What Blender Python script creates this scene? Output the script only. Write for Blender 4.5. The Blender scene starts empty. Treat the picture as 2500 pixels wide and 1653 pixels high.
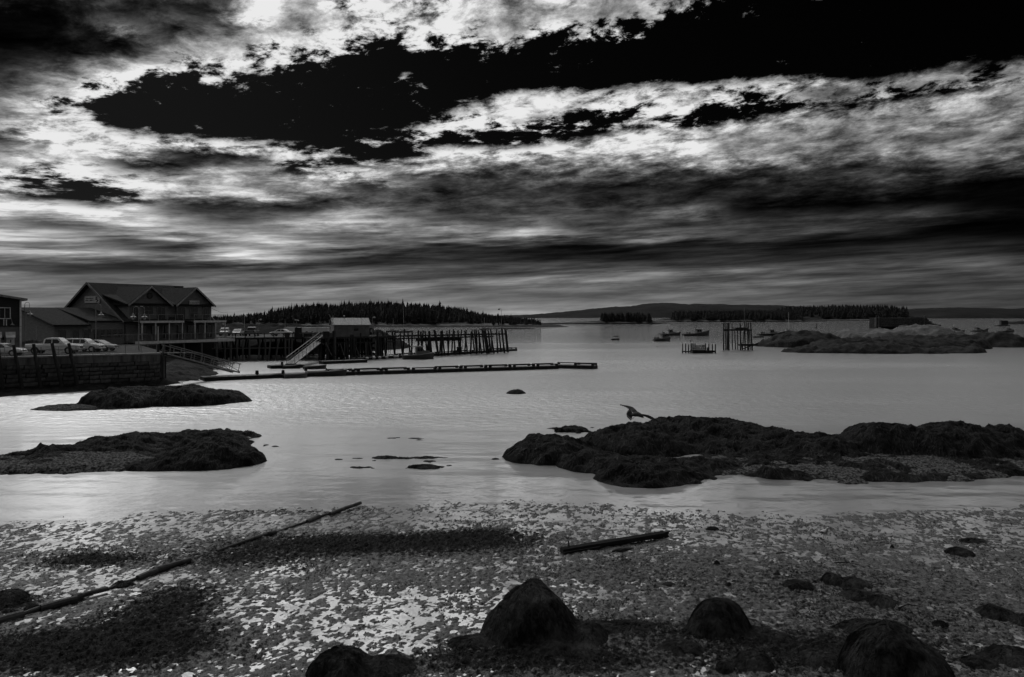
import bpy, math, random
import numpy as np
from mathutils import Vector, Matrix

# ---------------------------------------------------------------- camera
S = bpy.context.scene
EYE = 8.4            # eye height above low-tide water, metres
FPX = 1950.0         # focal length in photo pixels (2500 wide)
HOR = 772.0          # horizon row in the photo
cam_d = bpy.data.cameras.new('camera')
cam_d.sensor_width = 36.0
cam_d.lens = 36.0 * FPX / 2500.0
cam_d.shift_y = -(826.5 - HOR) / 2500.0
cam_d.clip_start = 0.2
cam_d.clip_end = 30000.0
cam = bpy.data.objects.new('camera', cam_d)
S.collection.objects.link(cam)
cam.location = (0, 0, EYE)
cam.rotation_euler = (math.radians(90), 0, 0)
S.camera = cam

# ---------------------------------------------------------------- colour management
S.view_settings.view_transform = 'Standard'
S.view_settings.look = 'None'
S.view_settings.exposure = 0.0
S.view_settings.gamma = 1.0
S.view_settings.use_curve_mapping = False
S.cycles.max_bounces = 6
S.cycles.diffuse_bounces = 2
S.cycles.glossy_bounces = 3
S.cycles.transmission_bounces = 2
S.cycles.volume_bounces = 0
S.cycles.transparent_max_bounces = 6
S.cycles.caustics_reflective = False
S.cycles.caustics_refractive = False
S.cycles.use_denoising = True
S.cycles.denoiser = 'OPENIMAGEDENOISE'
S.cycles.sample_clamp_direct = 2.5
S.cycles.sample_clamp_indirect = 2.5

# ---------------------------------------------------------------- sky painter (clouds laid out by azimuth and elevation)
SUN_EL, SUN_AZ = math.radians(38), math.radians(-30)      # ahead of the camera, to the left
NROW, NCOL = 30, 64
AZM = 0.70
AZS = np.linspace(-AZM, AZM, NCOL)
ELS = np.concatenate([np.linspace(0.0, 0.372, 27), [0.42, 0.6, 1.2]])
PX_W, PX_H = 1250 * 0 + 320, 100      # painting canvas, 8 px cells, 2560 x 800
CC = np.zeros((PX_H, PX_W)); TT = np.full((PX_H, PX_W), 0.5)
gx = (np.arange(PX_W) + .5) * 8 - 30
gy = (np.arange(PX_H) + .5) * 8 - 20
GX, GY = np.meshgrid(gx, gy)

def sm(x, a, b):
    t = np.clip((x - a) / (b - a), 0, 1)
    return t * t * (3 - 2 * t)

def ell(x, y, rx, ry, c=None, t=None, ang=0.0, soft=.55):
    ca, sa = math.cos(math.radians(ang)), math.sin(math.radians(ang))
    dx, dy = GX - x, GY - y
    u = (dx * ca - dy * sa) / rx; v = (dx * sa + dy * ca) / ry
    w = 1 - sm(np.sqrt(u * u + v * v), 1 - soft, 1 + soft)
    if c is not None: CC[:] = CC * (1 - w) + c * w
    if t is not None: TT[:] = TT * (1 - w) + t * w

def stroke(pts, r, c=None, t=None, soft=.6):
    d = np.full(GX.shape, 1e9)
    for (x0, y0), (x1, y1) in zip(pts[:-1], pts[1:]):
        L = (x1 - x0) ** 2 + (y1 - y0) ** 2
        k = np.clip(((GX - x0) * (x1 - x0) + (GY - y0) * (y1 - y0)) / L, 0, 1)
        d = np.minimum(d, np.hypot(GX - x0 - k * (x1 - x0), GY - y0 - k * (y1 - y0)))
    w = 1 - sm(d / r, 1 - soft, 1 + soft)
    if c is not None: CC[:] = CC * (1 - w) + c * w
    if t is not None: TT[:] = TT * (1 - w) + t * w

zl = lambda p: [(x / 1.8976, y / 1.8976) for x, y in p]
zr = lambda p: [(x / 1.8976 + 1250, y / 1.8976) for x, y in p]
def eL(x, y, rx, ry, c=None, t=None, ang=0, soft=.55): ell(x / 1.8976, y / 1.8976, rx / 1.8976, ry / 1.8976, c, t, ang, soft)
def eR(x, y, rx, ry, c=None, t=None, ang=0, soft=.55): ell(x / 1.8976 + 1250, y / 1.8976, rx / 1.8976, ry / 1.8976, c, t, ang, soft)

# cover below the long cloud edge
edge = zl([(-60, 430), (150, 520), (300, 585), (600, 612), (900, 640), (1250, 665), (1500, 712), (1600, 680), (1700, 640), (1900, 575), (2100, 505), (2250, 448), (2372, 415)]) + \
       zr([(300, 432), (600, 402), (900, 387), (1200, 372), (1450, 352), (1560, 385), (1700, 372), (2000, 340), (2420, 262)])
ey = np.interp(gx, [p[0] for p in edge], [p[1] for p in edge])
CC[:] = np.maximum(CC, sm(GY - ey[None, :], -44, 46))
CC[:] = np.maximum(CC, .09 * (1 - sm(GX, 900, 1500)))
# tones of the covered part, from the horizon up
lr = GX / 2500.0
def band(y0, y1, tl, tm, tr, soft=14):
    w = sm(GY, y0 - soft, y0 + soft) * (1 - sm(GY, y1 - soft, y1 + soft))
    t = np.interp(lr.ravel(), [0, .5, 1], [tl, tm, tr]).reshape(lr.shape)
    TT[:] = TT * (1 - w) + t * w
band(-40, 300, .86, .74, .45)
band(300, 400, .86, .74, .42)
band(400, 470, .80, .36, .20)
band(470, 530, .80, .34, .10)
band(530, 575, .74, .42, .10)
band(575, 612, .72, .40, .08)
band(612, 645, .46, .20, .12)
band(645, 672, .40, .33, .20)
band(672, 705, .40, .42, .25)
band(705, 735, .42, .42, .23)
band(735, 800, .46, .50, .21)
# bright rim under the long edge, dimming to the right
stroke(edge[:8], 46, None, .90)
stroke(edge[8:17], 48, None, .80)
# low edge of the bright bank on the right
stroke(zr([(0, 700), (400, 680), (800, 660), (1000, 640)]), 34, None, .76)
stroke(zr([(1000, 640), (1300, 600), (1700, 560), (2000, 520), (2420, 450)]), 30, None, .55)
for x, y, rx, ry, t, a in [(300, 870, 700, 45, .14, 2), (1100, 860, 500, 55, .15, 2), (1500, 940, 900, 50, .05, 3), (2300, 870, 500, 60, .05, 4), (2300, 1040, 450, 60, .04, 3),
                           (900, 1130, 1200, 25, .12, 1), (100, 1170, 700, 28, .10, 0), (1400, 760, 700, 30, .24, 4), (2200, 600, 260, 30, .40, 6), (2000, 1120, 500, 22, .09, 1)]:
    eR(x, y, rx, ry, 1, t, a)
for x, y, rx, ry, t, a in [(90, 1040, 140, 12, .66, 2), (800, 985, 210, 12, .58, 3), (600, 1076, 520, 9, .46, 2), (150, 1100, 140, 8, .62, 1), (1750, 1000, 380, 9, .28, 3),
                           (200, 1240, 650, 26, .42, 1), (2150, 1215, 190, 26, .33, 0), (1100, 1245, 330, 18, .38, 1), (1200, 1115, 500, 9, .26, 2), (500, 950, 500, 10, .30, 2)]:
    eR(x, y, rx, ry, None, t, a)
# left dark cores and light streaks
for x, y, rx, ry, t, a in [(830, 735, 340, 40, .10, 3), (60, 650, 120, 55, .26, 0), (1060, 945, 380, 36, .24, 0), (1620, 880, 260, 36, .25, 6), (1350, 960, 130, 26, .2, 0),
                           (2250, 950, 420, 90, .26, 0), (250, 1045, 260, 24, .38, 0), (250, 1190, 300, 16, .24, 0), (1700, 1190, 900, 22, .14, 0), (2100, 1225, 500, 22, .13, 0),
                           (2150, 830, 330, 30, .22, 0), (1100, 1010, 380, 10, .26, 0), (640, 1105, 280, 16, .20, -3), (700, 1235, 800, 14, .2, 0), (1400, 1095, 300, 9, .28, 0)]:
    eL(x, y, rx, ry, 1, t, a)
for x, y, rx, ry, t, a in [(400, 985, 420, 18, .84, 0), (1500, 1030, 480, 24, .66, 2), (1200, 1185, 330, 14, .72, 1), (500, 1150, 460, 18, .66, 0), (1500, 1120, 560, 10, .56, 0),
                           (1250, 890, 330, 22, .78, 2), (300, 830, 330, 24, .86, 2), (2150, 1020, 160, 20, .6, 6), (700, 590, 300, 14, .9, 0), (1700, 800, 330, 22, .8, 5),
                           (200, 1255, 330, 9, .6, 1), (2000, 1290, 700, 14, .44, 1), (700, 1310, 500, 7, .52, 0), (400, 1350, 500, 6, .5, 0)]:
    eL(x, y, rx, ry, None, t, a)
# gaps through the bank
for x, y, rx, ry, a in [(1790, 700, 300, 46, 12), (2120, 640, 210, 30, 8), (1380, 785, 170, 22, 2), (260, 880, 300, 42, 3), (520, 932, 200, 26, 0), (90, 806, 150, 16, 2), (2280, 664, 150, 24, 3)]:
    eL(x, y, rx, ry, 0.0, None, a)
for x, y, rx, ry, a in [(300, 600, 330, 52, 8), (110, 632, 170, 38, 4), (1250, 512, 420, 72, 4), (1950, 440, 500, 78, 9), (880, 588, 240, 24, 5), (560, 540, 140, 20, 4)]:
    eR(x, y, rx, ry, 0.0, None, a)
stroke(zr([(1300, 445), (1700, 402), (2000, 365), (2420, 310)]), 15, 1, .44)
stroke(zr([(950, 610), (1500, 545), (2000, 475), (2420, 420)]), 14, 1, .56)
eR(2150, 285, 260, 30, .42, .30, 6)
# upper-left bank: thick dark core, shining border
stroke(zl([(-80, 430), (150, 400), (330, 330), (560, 270), (800, 205), (1000, 150), (1300, 95), (1540, 45), (1700, -60)]), 56, 1, .90)
stroke(zl([(-80, 330), (300, 150), (700, 60), (1200, -60)]), 110, 1, .30)
for x, y, rx, ry, t, a in [(60, 120, 330, 190, .05, 10), (420, 190, 330, 62, .10, 8), (650, 60, 300, 70, .16, 0), (560, 120, 110, 40, .42, 0), (900, 90, 190, 40, .30, 0), (1150, 160, 240, 30, .66, 4), (1250, 25, 120, 40, .62, 0)]:
    eL(x, y, rx, ry, 1, t, a)
for x, y, rx, ry, t in [(1170, 60, 120, 50, .93), (1310, 250, 105, 42, .93), (960, 352, 80, 30, .86), (1120, 350, 70, 26, .8), (1240, 356, 60, 18, .7), (1040, 275, 90, 30, .82), (1440, 230, 80, 46, .84),
                        (1700, 150, 80, 34, .82), (1730, 50, 80, 44, .8), (1600, 160, 100, 34, .76), (1620, 20, 160, 30, .74), (1950, 205, 78, 26, .7), (1820, 372, 56, 38, .64), (1630, 478, 28, 13, .52), (330, 520, 70, 18, .86), (370, 540, 90, 16, .8)]:
    eL(x, y, rx, ry, .92, t, 4, .7)
stroke(zl([(1850, 125), (2050, 95), (2250, 130), (2420, 120)]), 34, 1, .74)
stroke(zl([(1960, 20), (2200, 10), (2420, 60)]), 40, 1, .76)
eL(1960, 45, 120, 22, 0, None, 14)
eL(1560, 45, 90, 26, 0, None, 0)
for p, r, t in [([(-40, 60), (300, 60), (560, 40)], 46, .66), ([(-40, 130), (120, 130)], 24, .56), ([(500, 30), (760, 10)], 26, .56), ([(800, 15), (960, 0)], 12, .4)]:
    stroke(zr(p), r, 1, t)
for x, y, rx, ry, t in [(40, 232, 66, 18, .46), (135, 280, 66, 16, .46), (335, 272, 80, 16, .36), (230, 346, 56, 13, .42), (1150, 5, 80, 14, .3), (1200, 505, 60, 10, .3), (1500, 468, 70, 12, .5)]:
    eR(x, y, rx, ry, .85, t, 4, .7)

def blur(A, r):
    for ax in (0, 1):
        P = np.pad(A, [(r, r) if a == ax else (0, 0) for a in (0, 1)], mode='edge')
        c = np.cumsum(P, axis=ax); c = np.insert(c, 0, 0, axis=ax)
        n = A.shape[ax]
        A = (np.take(c, np.arange(2 * r + 1, 2 * r + 1 + n), axis=ax) - np.take(c, np.arange(0, n), axis=ax)) / (2 * r + 1)
    return A
CC = blur(blur(CC, 2), 2)
def canvas(px, py):
    i = np.clip((px + 30) / 8 - .5, 0, PX_W - 1.001); j = np.clip((py + 20) / 8 - .5, 0, PX_H - 1.001)
    i0 = i.astype(int); j0 = j.astype(int); fi = i - i0; fj = j - j0
    out = []
    for A in (CC, TT):
        out.append(A[j0, i0] * (1 - fi) * (1 - fj) + A[j0, i0 + 1] * fi * (1 - fj) + A[j0 + 1, i0] * (1 - fi) * fj + A[j0 + 1, i0 + 1] * fi * fj)
    return out
rows = []
for e in ELS:
    az = np.clip(AZS, -.569, .569)
    px = 1250 + FPX * np.tan(az)
    ee = min(e, .392)
    py = HOR - FPX * math.tan(ee) / np.cos(az)
    c, t = canvas(px, np.maximum(py, 0))
    up = np.clip((HOR - FPX * math.tan(e) / np.cos(az) - 0) / -200.0, 0, 1)     # above the frame: broken cloud goes on
    c = c * (1 - up) + .80 * up
    t = t * (1 - up) + np.interp(AZS, [-.7, -.2, .2, .7], [.90, .92, .80, .62]) * up
    if e > .41: c = c * 0 + {.42: .74, .6: .56, 1.2: .46}[float(e)]
    rows.append((c, t))

# ---------------------------------------------------------------- world
W = bpy.data.worlds.new('World'); S.world = W; W.use_nodes = True
nt = W.node_tree; nt.nodes.clear()
def N(tree, kind, **kw):
    n = tree.nodes.new(kind)
    for k, v in kw.items(): setattr(n, k, v)
    return n
def lk(a, b, tree=None): (tree or nt).links.new(a, b)
def val(tree, op, a, b=None, c=None, clamp=False):
    n = N(tree, 'ShaderNodeMath', operation=op); n.use_clamp = clamp
    for i, v in enumerate((a, b, c)):
        if v is None: continue
        if isinstance(v, (int, float)): n.inputs[i].default_value = v
        else: tree.links.new(v, n.inputs[i])
    return n.outputs[0]
def rng(tree, v, a, b, c=0.0, d=1.0, smooth=False):
    n = N(tree, 'ShaderNodeMapRange'); n.clamp = True
    if smooth: n.interpolation_type = 'SMOOTHSTEP'
    tree.links.new(v, n.inputs['Value'])
    for k, x in zip(('From Min', 'From Max', 'To Min', 'To Max'), (a, b, c, d)): n.inputs[k].default_value = x
    return n.outputs['Result']
tc = N(nt, 'ShaderNodeTexCoord')
sx = N(nt, 'ShaderNodeSeparateXYZ'); lk(tc.outputs['Generated'], sx.inputs[0])
X, Y, Z = sx.outputs
zc = val(nt, 'MAXIMUM', Z, 0.0)
az = val(nt, 'ARCTAN2', X, Y)
el = val(nt, 'ARCSINE', zc)
azf = val(nt, 'PINGPONG', val(nt, 'ADD', az, AZM), 2 * AZM)          # folded azimuth: no seam behind the camera
lz = val(nt, 'LOGARITHM', val(nt, 'ADD', zc, 0.06), math.e)
def noise(A, B, detail, rough, off=(0, 0), dist=0.0, low=None, tilt=0.0):
    """cloud texture over azimuth and elevation; flattens towards the horizon"""
    c = N(nt, 'ShaderNodeCombineXYZ')
    lk(val(nt, 'ADD', val(nt, 'MULTIPLY', azf, A), off[0]), c.inputs[0])
    v = val(nt, 'MULTIPLY', lz, B) if low is None else val(nt, 'MULTIPLY', el, B)
    if tilt: v = val(nt, 'SUBTRACT', v, val(nt, 'MULTIPLY', azf, tilt))
    lk(val(nt, 'ADD', v, off[1]), c.inputs[1])
    n = N(nt, 'ShaderNodeTexNoise'); n.inputs['Scale'].default_value = 1.0; n.inputs['Detail'].default_value = detail
    n.inputs['Roughness'].default_value = rough; n.inputs['Distortion'].default_value = dist
    lk(c.outputs[0], n.inputs['Vector'])
    return n.outputs['Fac']
def mixf(f, a, b):
    m = N(nt, 'ShaderNodeMix', data_type='FLOAT'); lk(f, m.inputs[0]); lk(a, m.inputs[2]); lk(b, m.inputs[3]); return m.outputs[0]
lowf = rng(nt, el, .07, .16, 1.0, 0.0, True)
n1 = mixf(lowf, noise(26, 21.0, 10, .68, (3.1, 7.7), .2, None, 5.0), noise(11, 125, 9, .62, (2.0, 3.0), .25, True, 5))
n2 = mixf(lowf, noise(15, 13.0, 10, .66, (11.3, 2.2), .3, None, 3.4), noise(5.5, 80, 10, .62, (8.0, 1.0), .25, True, 4))
n3 = mixf(lowf, noise(5, 2.2, 4, .5, (5.5, 1.9), 0, None, .5), noise(3.0, 38, 4, .5, (1.0, 6.0), 0, True, 2))
wr = rng(nt, el, 0.0, .25, .25, 1.0)
azw = val(nt, 'ADD', az, val(nt, 'MULTIPLY', val(nt, 'SUBTRACT', n2, .5), .06))
elw = val(nt, 'ADD', el, val(nt, 'MULTIPLY', val(nt, 'MULTIPLY', val(nt, 'SUBTRACT', n1, .5), .05), wr))
# azimuth folded so that the rest of the horizon goes on like the part in view
u = val(nt, 'DIVIDE', val(nt, 'PINGPONG', val(nt, 'ADD', azw, AZM), 2 * AZM), 2 * AZM)
uA = val(nt, 'MULTIPLY', u, 2.0, clamp=True)
uB = val(nt, 'SUBTRACT', val(nt, 'MULTIPLY', u, 2.0), 1.0, clamp=True)
half = val(nt, 'GREATER_THAN', u, .5)
acc = None
GAP = 1
def row_group(k, c, t):
    # one row of the cloud chart: two 32-stop ramps side by side in a small node group
    g = bpy.data.node_groups.new('cloud_row', 'ShaderNodeTree')
    for nm in ('A', 'B', 'H'): g.interface.new_socket(nm, in_out='INPUT', socket_type='NodeSocketFloat')
    g.interface.new_socket('Color', in_out='OUTPUT', socket_type='NodeSocketColor')
    outs = []
    h = NCOL // 2
    mc, mt = (c[h - 1] + c[h]) / 2, (t[h - 1] + t[h]) / 2
    sets = (list(c[:h - 1]) + [mc], list(t[:h - 1]) + [mt]), ([mc] + list(c[h + 1:]), [mt] + list(t[h + 1:]))
    for vals in sets:
        n = g.nodes.new('ShaderNodeValToRGB'); cr = n.color_ramp
        m = len(vals[0])
        cr.elements[0].position = 0.0; cr.elements[1].position = 1.0
        for i in range(1, m - 1): cr.elements.new(i / (m - 1))
        for i in range(m): cr.elements[i].color = (float(vals[0][i]), float(vals[1][i]), 0, 1)
        outs.append(n)
    gi = g.nodes.new('NodeGroupInput'); go = g.nodes.new('NodeGroupOutput')
    mx = N(g, 'ShaderNodeMix', data_type='RGBA')
    L = g.links.new
    L(gi.outputs[0], outs[0].inputs[0]); L(gi.outputs[1], outs[1].inputs[0]); L(gi.outputs[2], mx.inputs[0])
    L(outs[0].outputs[0], mx.inputs[6]); L(outs[1].outputs[0], mx.inputs[7]); L(mx.outputs[2], go.inputs[0])
    return g
for i, (c, t) in enumerate(rows):
    gn = N(nt, 'ShaderNodeGroup'); gn.node_tree = row_group(i, c, t)
    lk(uA, gn.inputs[0]); lk(uB, gn.inputs[1]); lk(half, gn.inputs[2])
    o = gn.outputs[0]
    if acc is None: acc = o
    else:
        f = rng(nt, elw, float(ELS[i - 1]), float(ELS[i]))
        m2 = N(nt, 'ShaderNodeMix', data_type='RGBA'); lk(f, m2.inputs[0]); lk(acc, m2.inputs[6]); lk(o, m2.inputs[7])
        acc = m2.outputs[2]
sc_ = N(nt, 'ShaderNodeSeparateColor'); lk(acc, sc_.inputs[0])
cover, tone = sc_.outputs[0], sc_.outputs[1]
amp = rng(nt, el, 0.02, .2, .35, 1.0)
dens = val(nt, 'ADD', cover, val(nt, 'MULTIPLY', val(nt, 'MULTIPLY', val(nt, 'SUBTRACT', n1, .5), 2.2), amp))
cov = rng(nt, dens, .36, .80, 0, 1, True)
tm = rng(nt, n2, .32, .68, .38, 1.52)
tm = val(nt, 'ADD', 1.0, val(nt, 'MULTIPLY', val(nt, 'SUBTRACT', tm, 1.0), val(nt, 'MULTIPLY', rng(nt, tone, .3, .8, 1.05, .55), rng(nt, el, .015, .09, .35, 1.0))))
tm2 = rng(nt, n3, .3, .7, .85, 1.15)
edgeb = rng(nt, dens, .55, 1.5, 1.18, .85)
tn = val(nt, 'MULTIPLY', val(nt, 'MULTIPLY', val(nt, 'MULTIPLY', tone, tm), tm2), edgeb)
tn = val(nt, 'MULTIPLY', tn, rng(nt, tone, .3, .8, .95, 1.12))
tn = val(nt, 'MULTIPLY', tn, val(nt, 'ADD', 1.0, val(nt, 'MULTIPLY', val(nt, 'SUBTRACT', rng(nt, n1, .38, .62, .66, 1.26), 1.0), rng(nt, el, .015, .09, .4, 1.0))))
tn = val(nt, 'MINIMUM', tn, .915)
cl = val(nt, 'POWER', tn, 2.2)
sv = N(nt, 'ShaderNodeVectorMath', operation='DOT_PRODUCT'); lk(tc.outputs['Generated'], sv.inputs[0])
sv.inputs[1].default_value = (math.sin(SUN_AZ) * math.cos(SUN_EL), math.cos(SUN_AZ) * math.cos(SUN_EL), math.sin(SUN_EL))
glow_boost = val(nt, 'MULTIPLY', rng(nt, sv.outputs['Value'], .15, 1.0, 0, 1, True), rng(nt, el, .46, .72, 0, 1, True))  # extra brightness added to unseen cloud around the sun, to lift the water
cl = val(nt, 'MULTIPLY', cl, val(nt, 'ADD', 1.0, val(nt, 'MULTIPLY', glow_boost, 2.3)))
# unseen cloud deck dims away from the sun, added to darken camera-facing surfaces
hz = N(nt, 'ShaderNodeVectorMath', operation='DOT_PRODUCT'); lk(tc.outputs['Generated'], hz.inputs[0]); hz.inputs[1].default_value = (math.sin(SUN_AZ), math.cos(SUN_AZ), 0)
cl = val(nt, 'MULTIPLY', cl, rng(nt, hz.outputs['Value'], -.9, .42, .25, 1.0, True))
sky = N(nt, 'ShaderNodeTexSky'); sky.sky_type = 'NISHITA'; sky.sun_disc = False
sky.sun_elevation = SUN_EL; sky.sun_rotation = SUN_AZ
rs = N(nt, 'ShaderNodeSeparateColor'); lk(sky.outputs[0], rs.inputs[0])
# deep red filter: only the red of the sky, on a steep tone curve
clear = val(nt, 'MULTIPLY', val(nt, 'POWER', rs.outputs[0], 2.0), .00009)
clear = val(nt, 'MINIMUM', clear, .06)
STR = 0.1
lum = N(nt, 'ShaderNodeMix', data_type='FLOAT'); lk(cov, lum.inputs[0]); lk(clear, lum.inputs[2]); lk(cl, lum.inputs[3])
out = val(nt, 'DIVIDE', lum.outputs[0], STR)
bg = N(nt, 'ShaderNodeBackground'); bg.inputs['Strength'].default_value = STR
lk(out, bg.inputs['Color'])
wo = N(nt, 'ShaderNodeOutputWorld'); lk(bg.outputs[0], wo.inputs['Surface'])

# ---------------------------------------------------------------- sun (veiled by cloud, ahead to the left)
sd = bpy.data.lights.new('sun', 'SUN'); sd.energy = 0.5; sd.angle = math.radians(6); sd.color = (1, 1, 1)
so = bpy.data.objects.new('sun', sd); S.collection.objects.link(so)
so.rotation_euler = (math.radians(90) - SUN_EL, 0, -SUN_AZ + math.radians(180))
sdir = Vector((math.sin(SUN_AZ) * math.cos(SUN_EL), math.cos(SUN_AZ) * math.cos(SUN_EL), math.sin(SUN_EL)))
so.rotation_euler = sdir.to_track_quat('Z', 'Y').to_euler()

# ================================================================ helpers
R = random.Random(7)
def W3(px, py, z=0.0):
    y = FPX * (EYE - z) / (py - HOR)
    return Vector(((px - 1250) * y / FPX, y, z))
def atY(px, py, y):
    return Vector(((px - 1250) * y / FPX, y, EYE - (py - HOR) * y / FPX))
def on_line(px, P, d):
    k = (px - 1250) / FPX
    t = (k * P[1] - P[0]) / (d[0] - k * d[1])
    return Vector((P[0] + t * d[0], P[1] + t * d[1], 0)), t

class G:
    """collects shapes for one mesh"""
    def __init__(s): s.v = []; s.f = []
    def add(s, vs, fs):
        o = len(s.v); s.v += [tuple(p) for p in vs]; s.f += [tuple(i + o for i in f) for f in fs]; return s
    def box(s, c, d, rz=0.0, top=1.0):
        ca, sa = math.cos(rz), math.sin(rz); vs = []
        for z in (-.5, .5):
            k = top if z > 0 else 1
            for x, y in ((-.5, -.5), (.5, -.5), (.5, .5), (-.5, .5)):
                X_, Y_ = x * d[0] * k, y * d[1] * k
                vs.append((c[0] + X_ * ca - Y_ * sa, c[1] + X_ * sa + Y_ * ca, c[2] + z * d[2]))
        return s.add(vs, [(3, 2, 1, 0), (4, 5, 6, 7), (0, 1, 5, 4), (1, 2, 6, 5), (2, 3, 7, 6), (3, 0, 4, 7)])
    def frame(s, p, q):
        p, q = Vector(p), Vector(q); t = (q - p).normalized()
        up = Vector((0, 0, 1)) if abs(t.z) < .95 else Vector((1, 0, 0))
        a = t.cross(up).normalized(); b = a.cross(t).normalized()
        return p, q, a, b
    def beam(s, p, q, w, h):
        p, q, a, b = s.frame(p, q); vs = []
        for e in (p, q):
            for i, j in ((-1, -1), (1, -1), (1, 1), (-1, 1)):
                vs.append(e + a * (i * w / 2) + b * (j * h / 2))
        return s.add(vs, [(0, 1, 2, 3), (7, 6, 5, 4), (0, 4, 5, 1), (1, 5, 6, 2), (2, 6, 7, 3), (3, 7, 4, 0)])
    def cyl(s, p, q, r0, r1=None, n=8, cap=True):
        r1 = r0 if r1 is None else r1
        p, q, a, b = s.frame(p, q); vs = []
        for e, r in ((p, r0), (q, r1)):
            for i in range(n):
                t = 2 * math.pi * i / n; vs.append(e + a * (r * math.cos(t)) + b * (r * math.sin(t)))
        fs = [(i, (i + 1) % n, n + (i + 1) % n, n + i) for i in range(n)]
        if cap: fs += [tuple(range(n - 1, -1, -1)), tuple(range(n, 2 * n))]
        return s.add(vs, fs)
    def tube(s, pts, r, n=6, r1=None):
        pts = [Vector(p) for p in pts]; m = len(pts); vs = []
        for i, p in enumerate(pts):
            t = (pts[min(i + 1, m - 1)] - pts[max(i - 1, 0)]).normalized()
            up = Vector((0, 1, 0)) if abs(t.y) < .9 else Vector((1, 0, 0))
            a = t.cross(up).normalized(); b = a.cross(t).normalized()
            rr = r if r1 is None else r + (r1 - r) * i / (m - 1)
            for k in range(n):
                w = 2 * math.pi * k / n; vs.append(p + a * (rr * math.cos(w)) + b * (rr * math.sin(w)))
        fs = [(i * n + k, i * n + (k + 1) % n, (i + 1) * n + (k + 1) % n, (i + 1) * n + k) for i in range(m - 1) for k in range(n)]
        fs += [tuple(range(n - 1, -1, -1)), tuple(range((m - 1) * n, m * n))]
        return s.add(vs, fs)
    def lathe(s, c, prof, n=12):
        vs = []
        for r, z in prof:
            for k in range(n):
                w = 2 * math.pi * k / n; vs.append((c[0] + r * math.cos(w), c[1] + r * math.sin(w), c[2] + z))
        m = len(prof)
        fs = [(i * n + k, i * n + (k + 1) % n, (i + 1) * n + (k + 1) % n, (i + 1) * n + k) for i in range(m - 1) for k in range(n)]
        fs += [tuple(range(n - 1, -1, -1)), tuple(range((m - 1) * n, m * n))]
        return s.add(vs, fs)
    def poly(s, pts, depth):
        """flat outline extruded by the vector depth"""
        d = Vector(depth); n = len(pts)
        vs = [Vector(p) for p in pts] + [Vector(p) + d for p in pts]
        fs = [tuple(range(n - 1, -1, -1)), tuple(range(n, 2 * n))] + [(i, (i + 1) % n, n + (i + 1) % n, n + i) for i in range(n)]
        return s.add(vs, fs)
    def quad(s, a, b, c, d): return s.add([a, b, c, d], [(0, 1, 2, 3)])

def mesh(g, m, smooth=False, name='mesh', fix=True):
    me = bpy.data.meshes.new(name)
    me.from_pydata(g.v, [], g.f)
    if fix:
        import bmesh
        bm = bmesh.new(); bm.from_mesh(me); bmesh.ops.recalc_face_normals(bm, faces=bm.faces); bm.to_mesh(me); bm.free()
    if smooth: me.polygons.foreach_set('use_smooth', [True] * len(me.polygons))
    if m: me.materials.append(m)
    return me
def link(name, me, parent=None, loc=(0, 0, 0), rot=(0, 0, 0), scale=(1, 1, 1)):
    o = bpy.data.objects.new(name, me); S.collection.objects.link(o)
    if parent is not None: o.parent = parent
    o.location = loc; o.rotation_euler = rot; o.scale = scale
    return o
def put(name, g, m, parent=None, smooth=False, world=False, fix=True):
    """one mesh object; with world=True the shape is in world space and the parent only moved, not turned"""
    if world and parent is not None:
        L = parent.location
        g.v = [(x - L.x, y - L.y, z - L.z) for x, y, z in g.v]
    return link(name, mesh(g, m, smooth, name, fix), parent)
def thing(name, label, cat, loc=(0, 0, 0), rz=0.0, group=None):
    o = bpy.data.objects.new(name, None); S.collection.objects.link(o)
    o.empty_display_size = .3; o.location = loc; o.rotation_euler = (0, 0, rz)
    o['label'] = label; o['category'] = cat
    if group: o['group'] = group
    return o
def tag(o, label=None, cat=None, group=None, kind=None):
    for k, v in (('label', label), ('category', cat), ('group', group), ('kind', kind)):
        if v: o[k] = v
    return o
KIDS = {}
def copy_tree(o, loc=None, rz=None, label=None, parent=None):
    c = o.copy(); S.collection.objects.link(c)
    if parent is not None: c.parent = parent
    if loc is not None: c.location = loc
    if rz is not None: c.rotation_euler = (0, 0, rz)
    if label: c['label'] = label
    for ch in [x for x in S.collection.objects if x.parent == o]: copy_tree(ch, parent=c)
    return c

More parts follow.
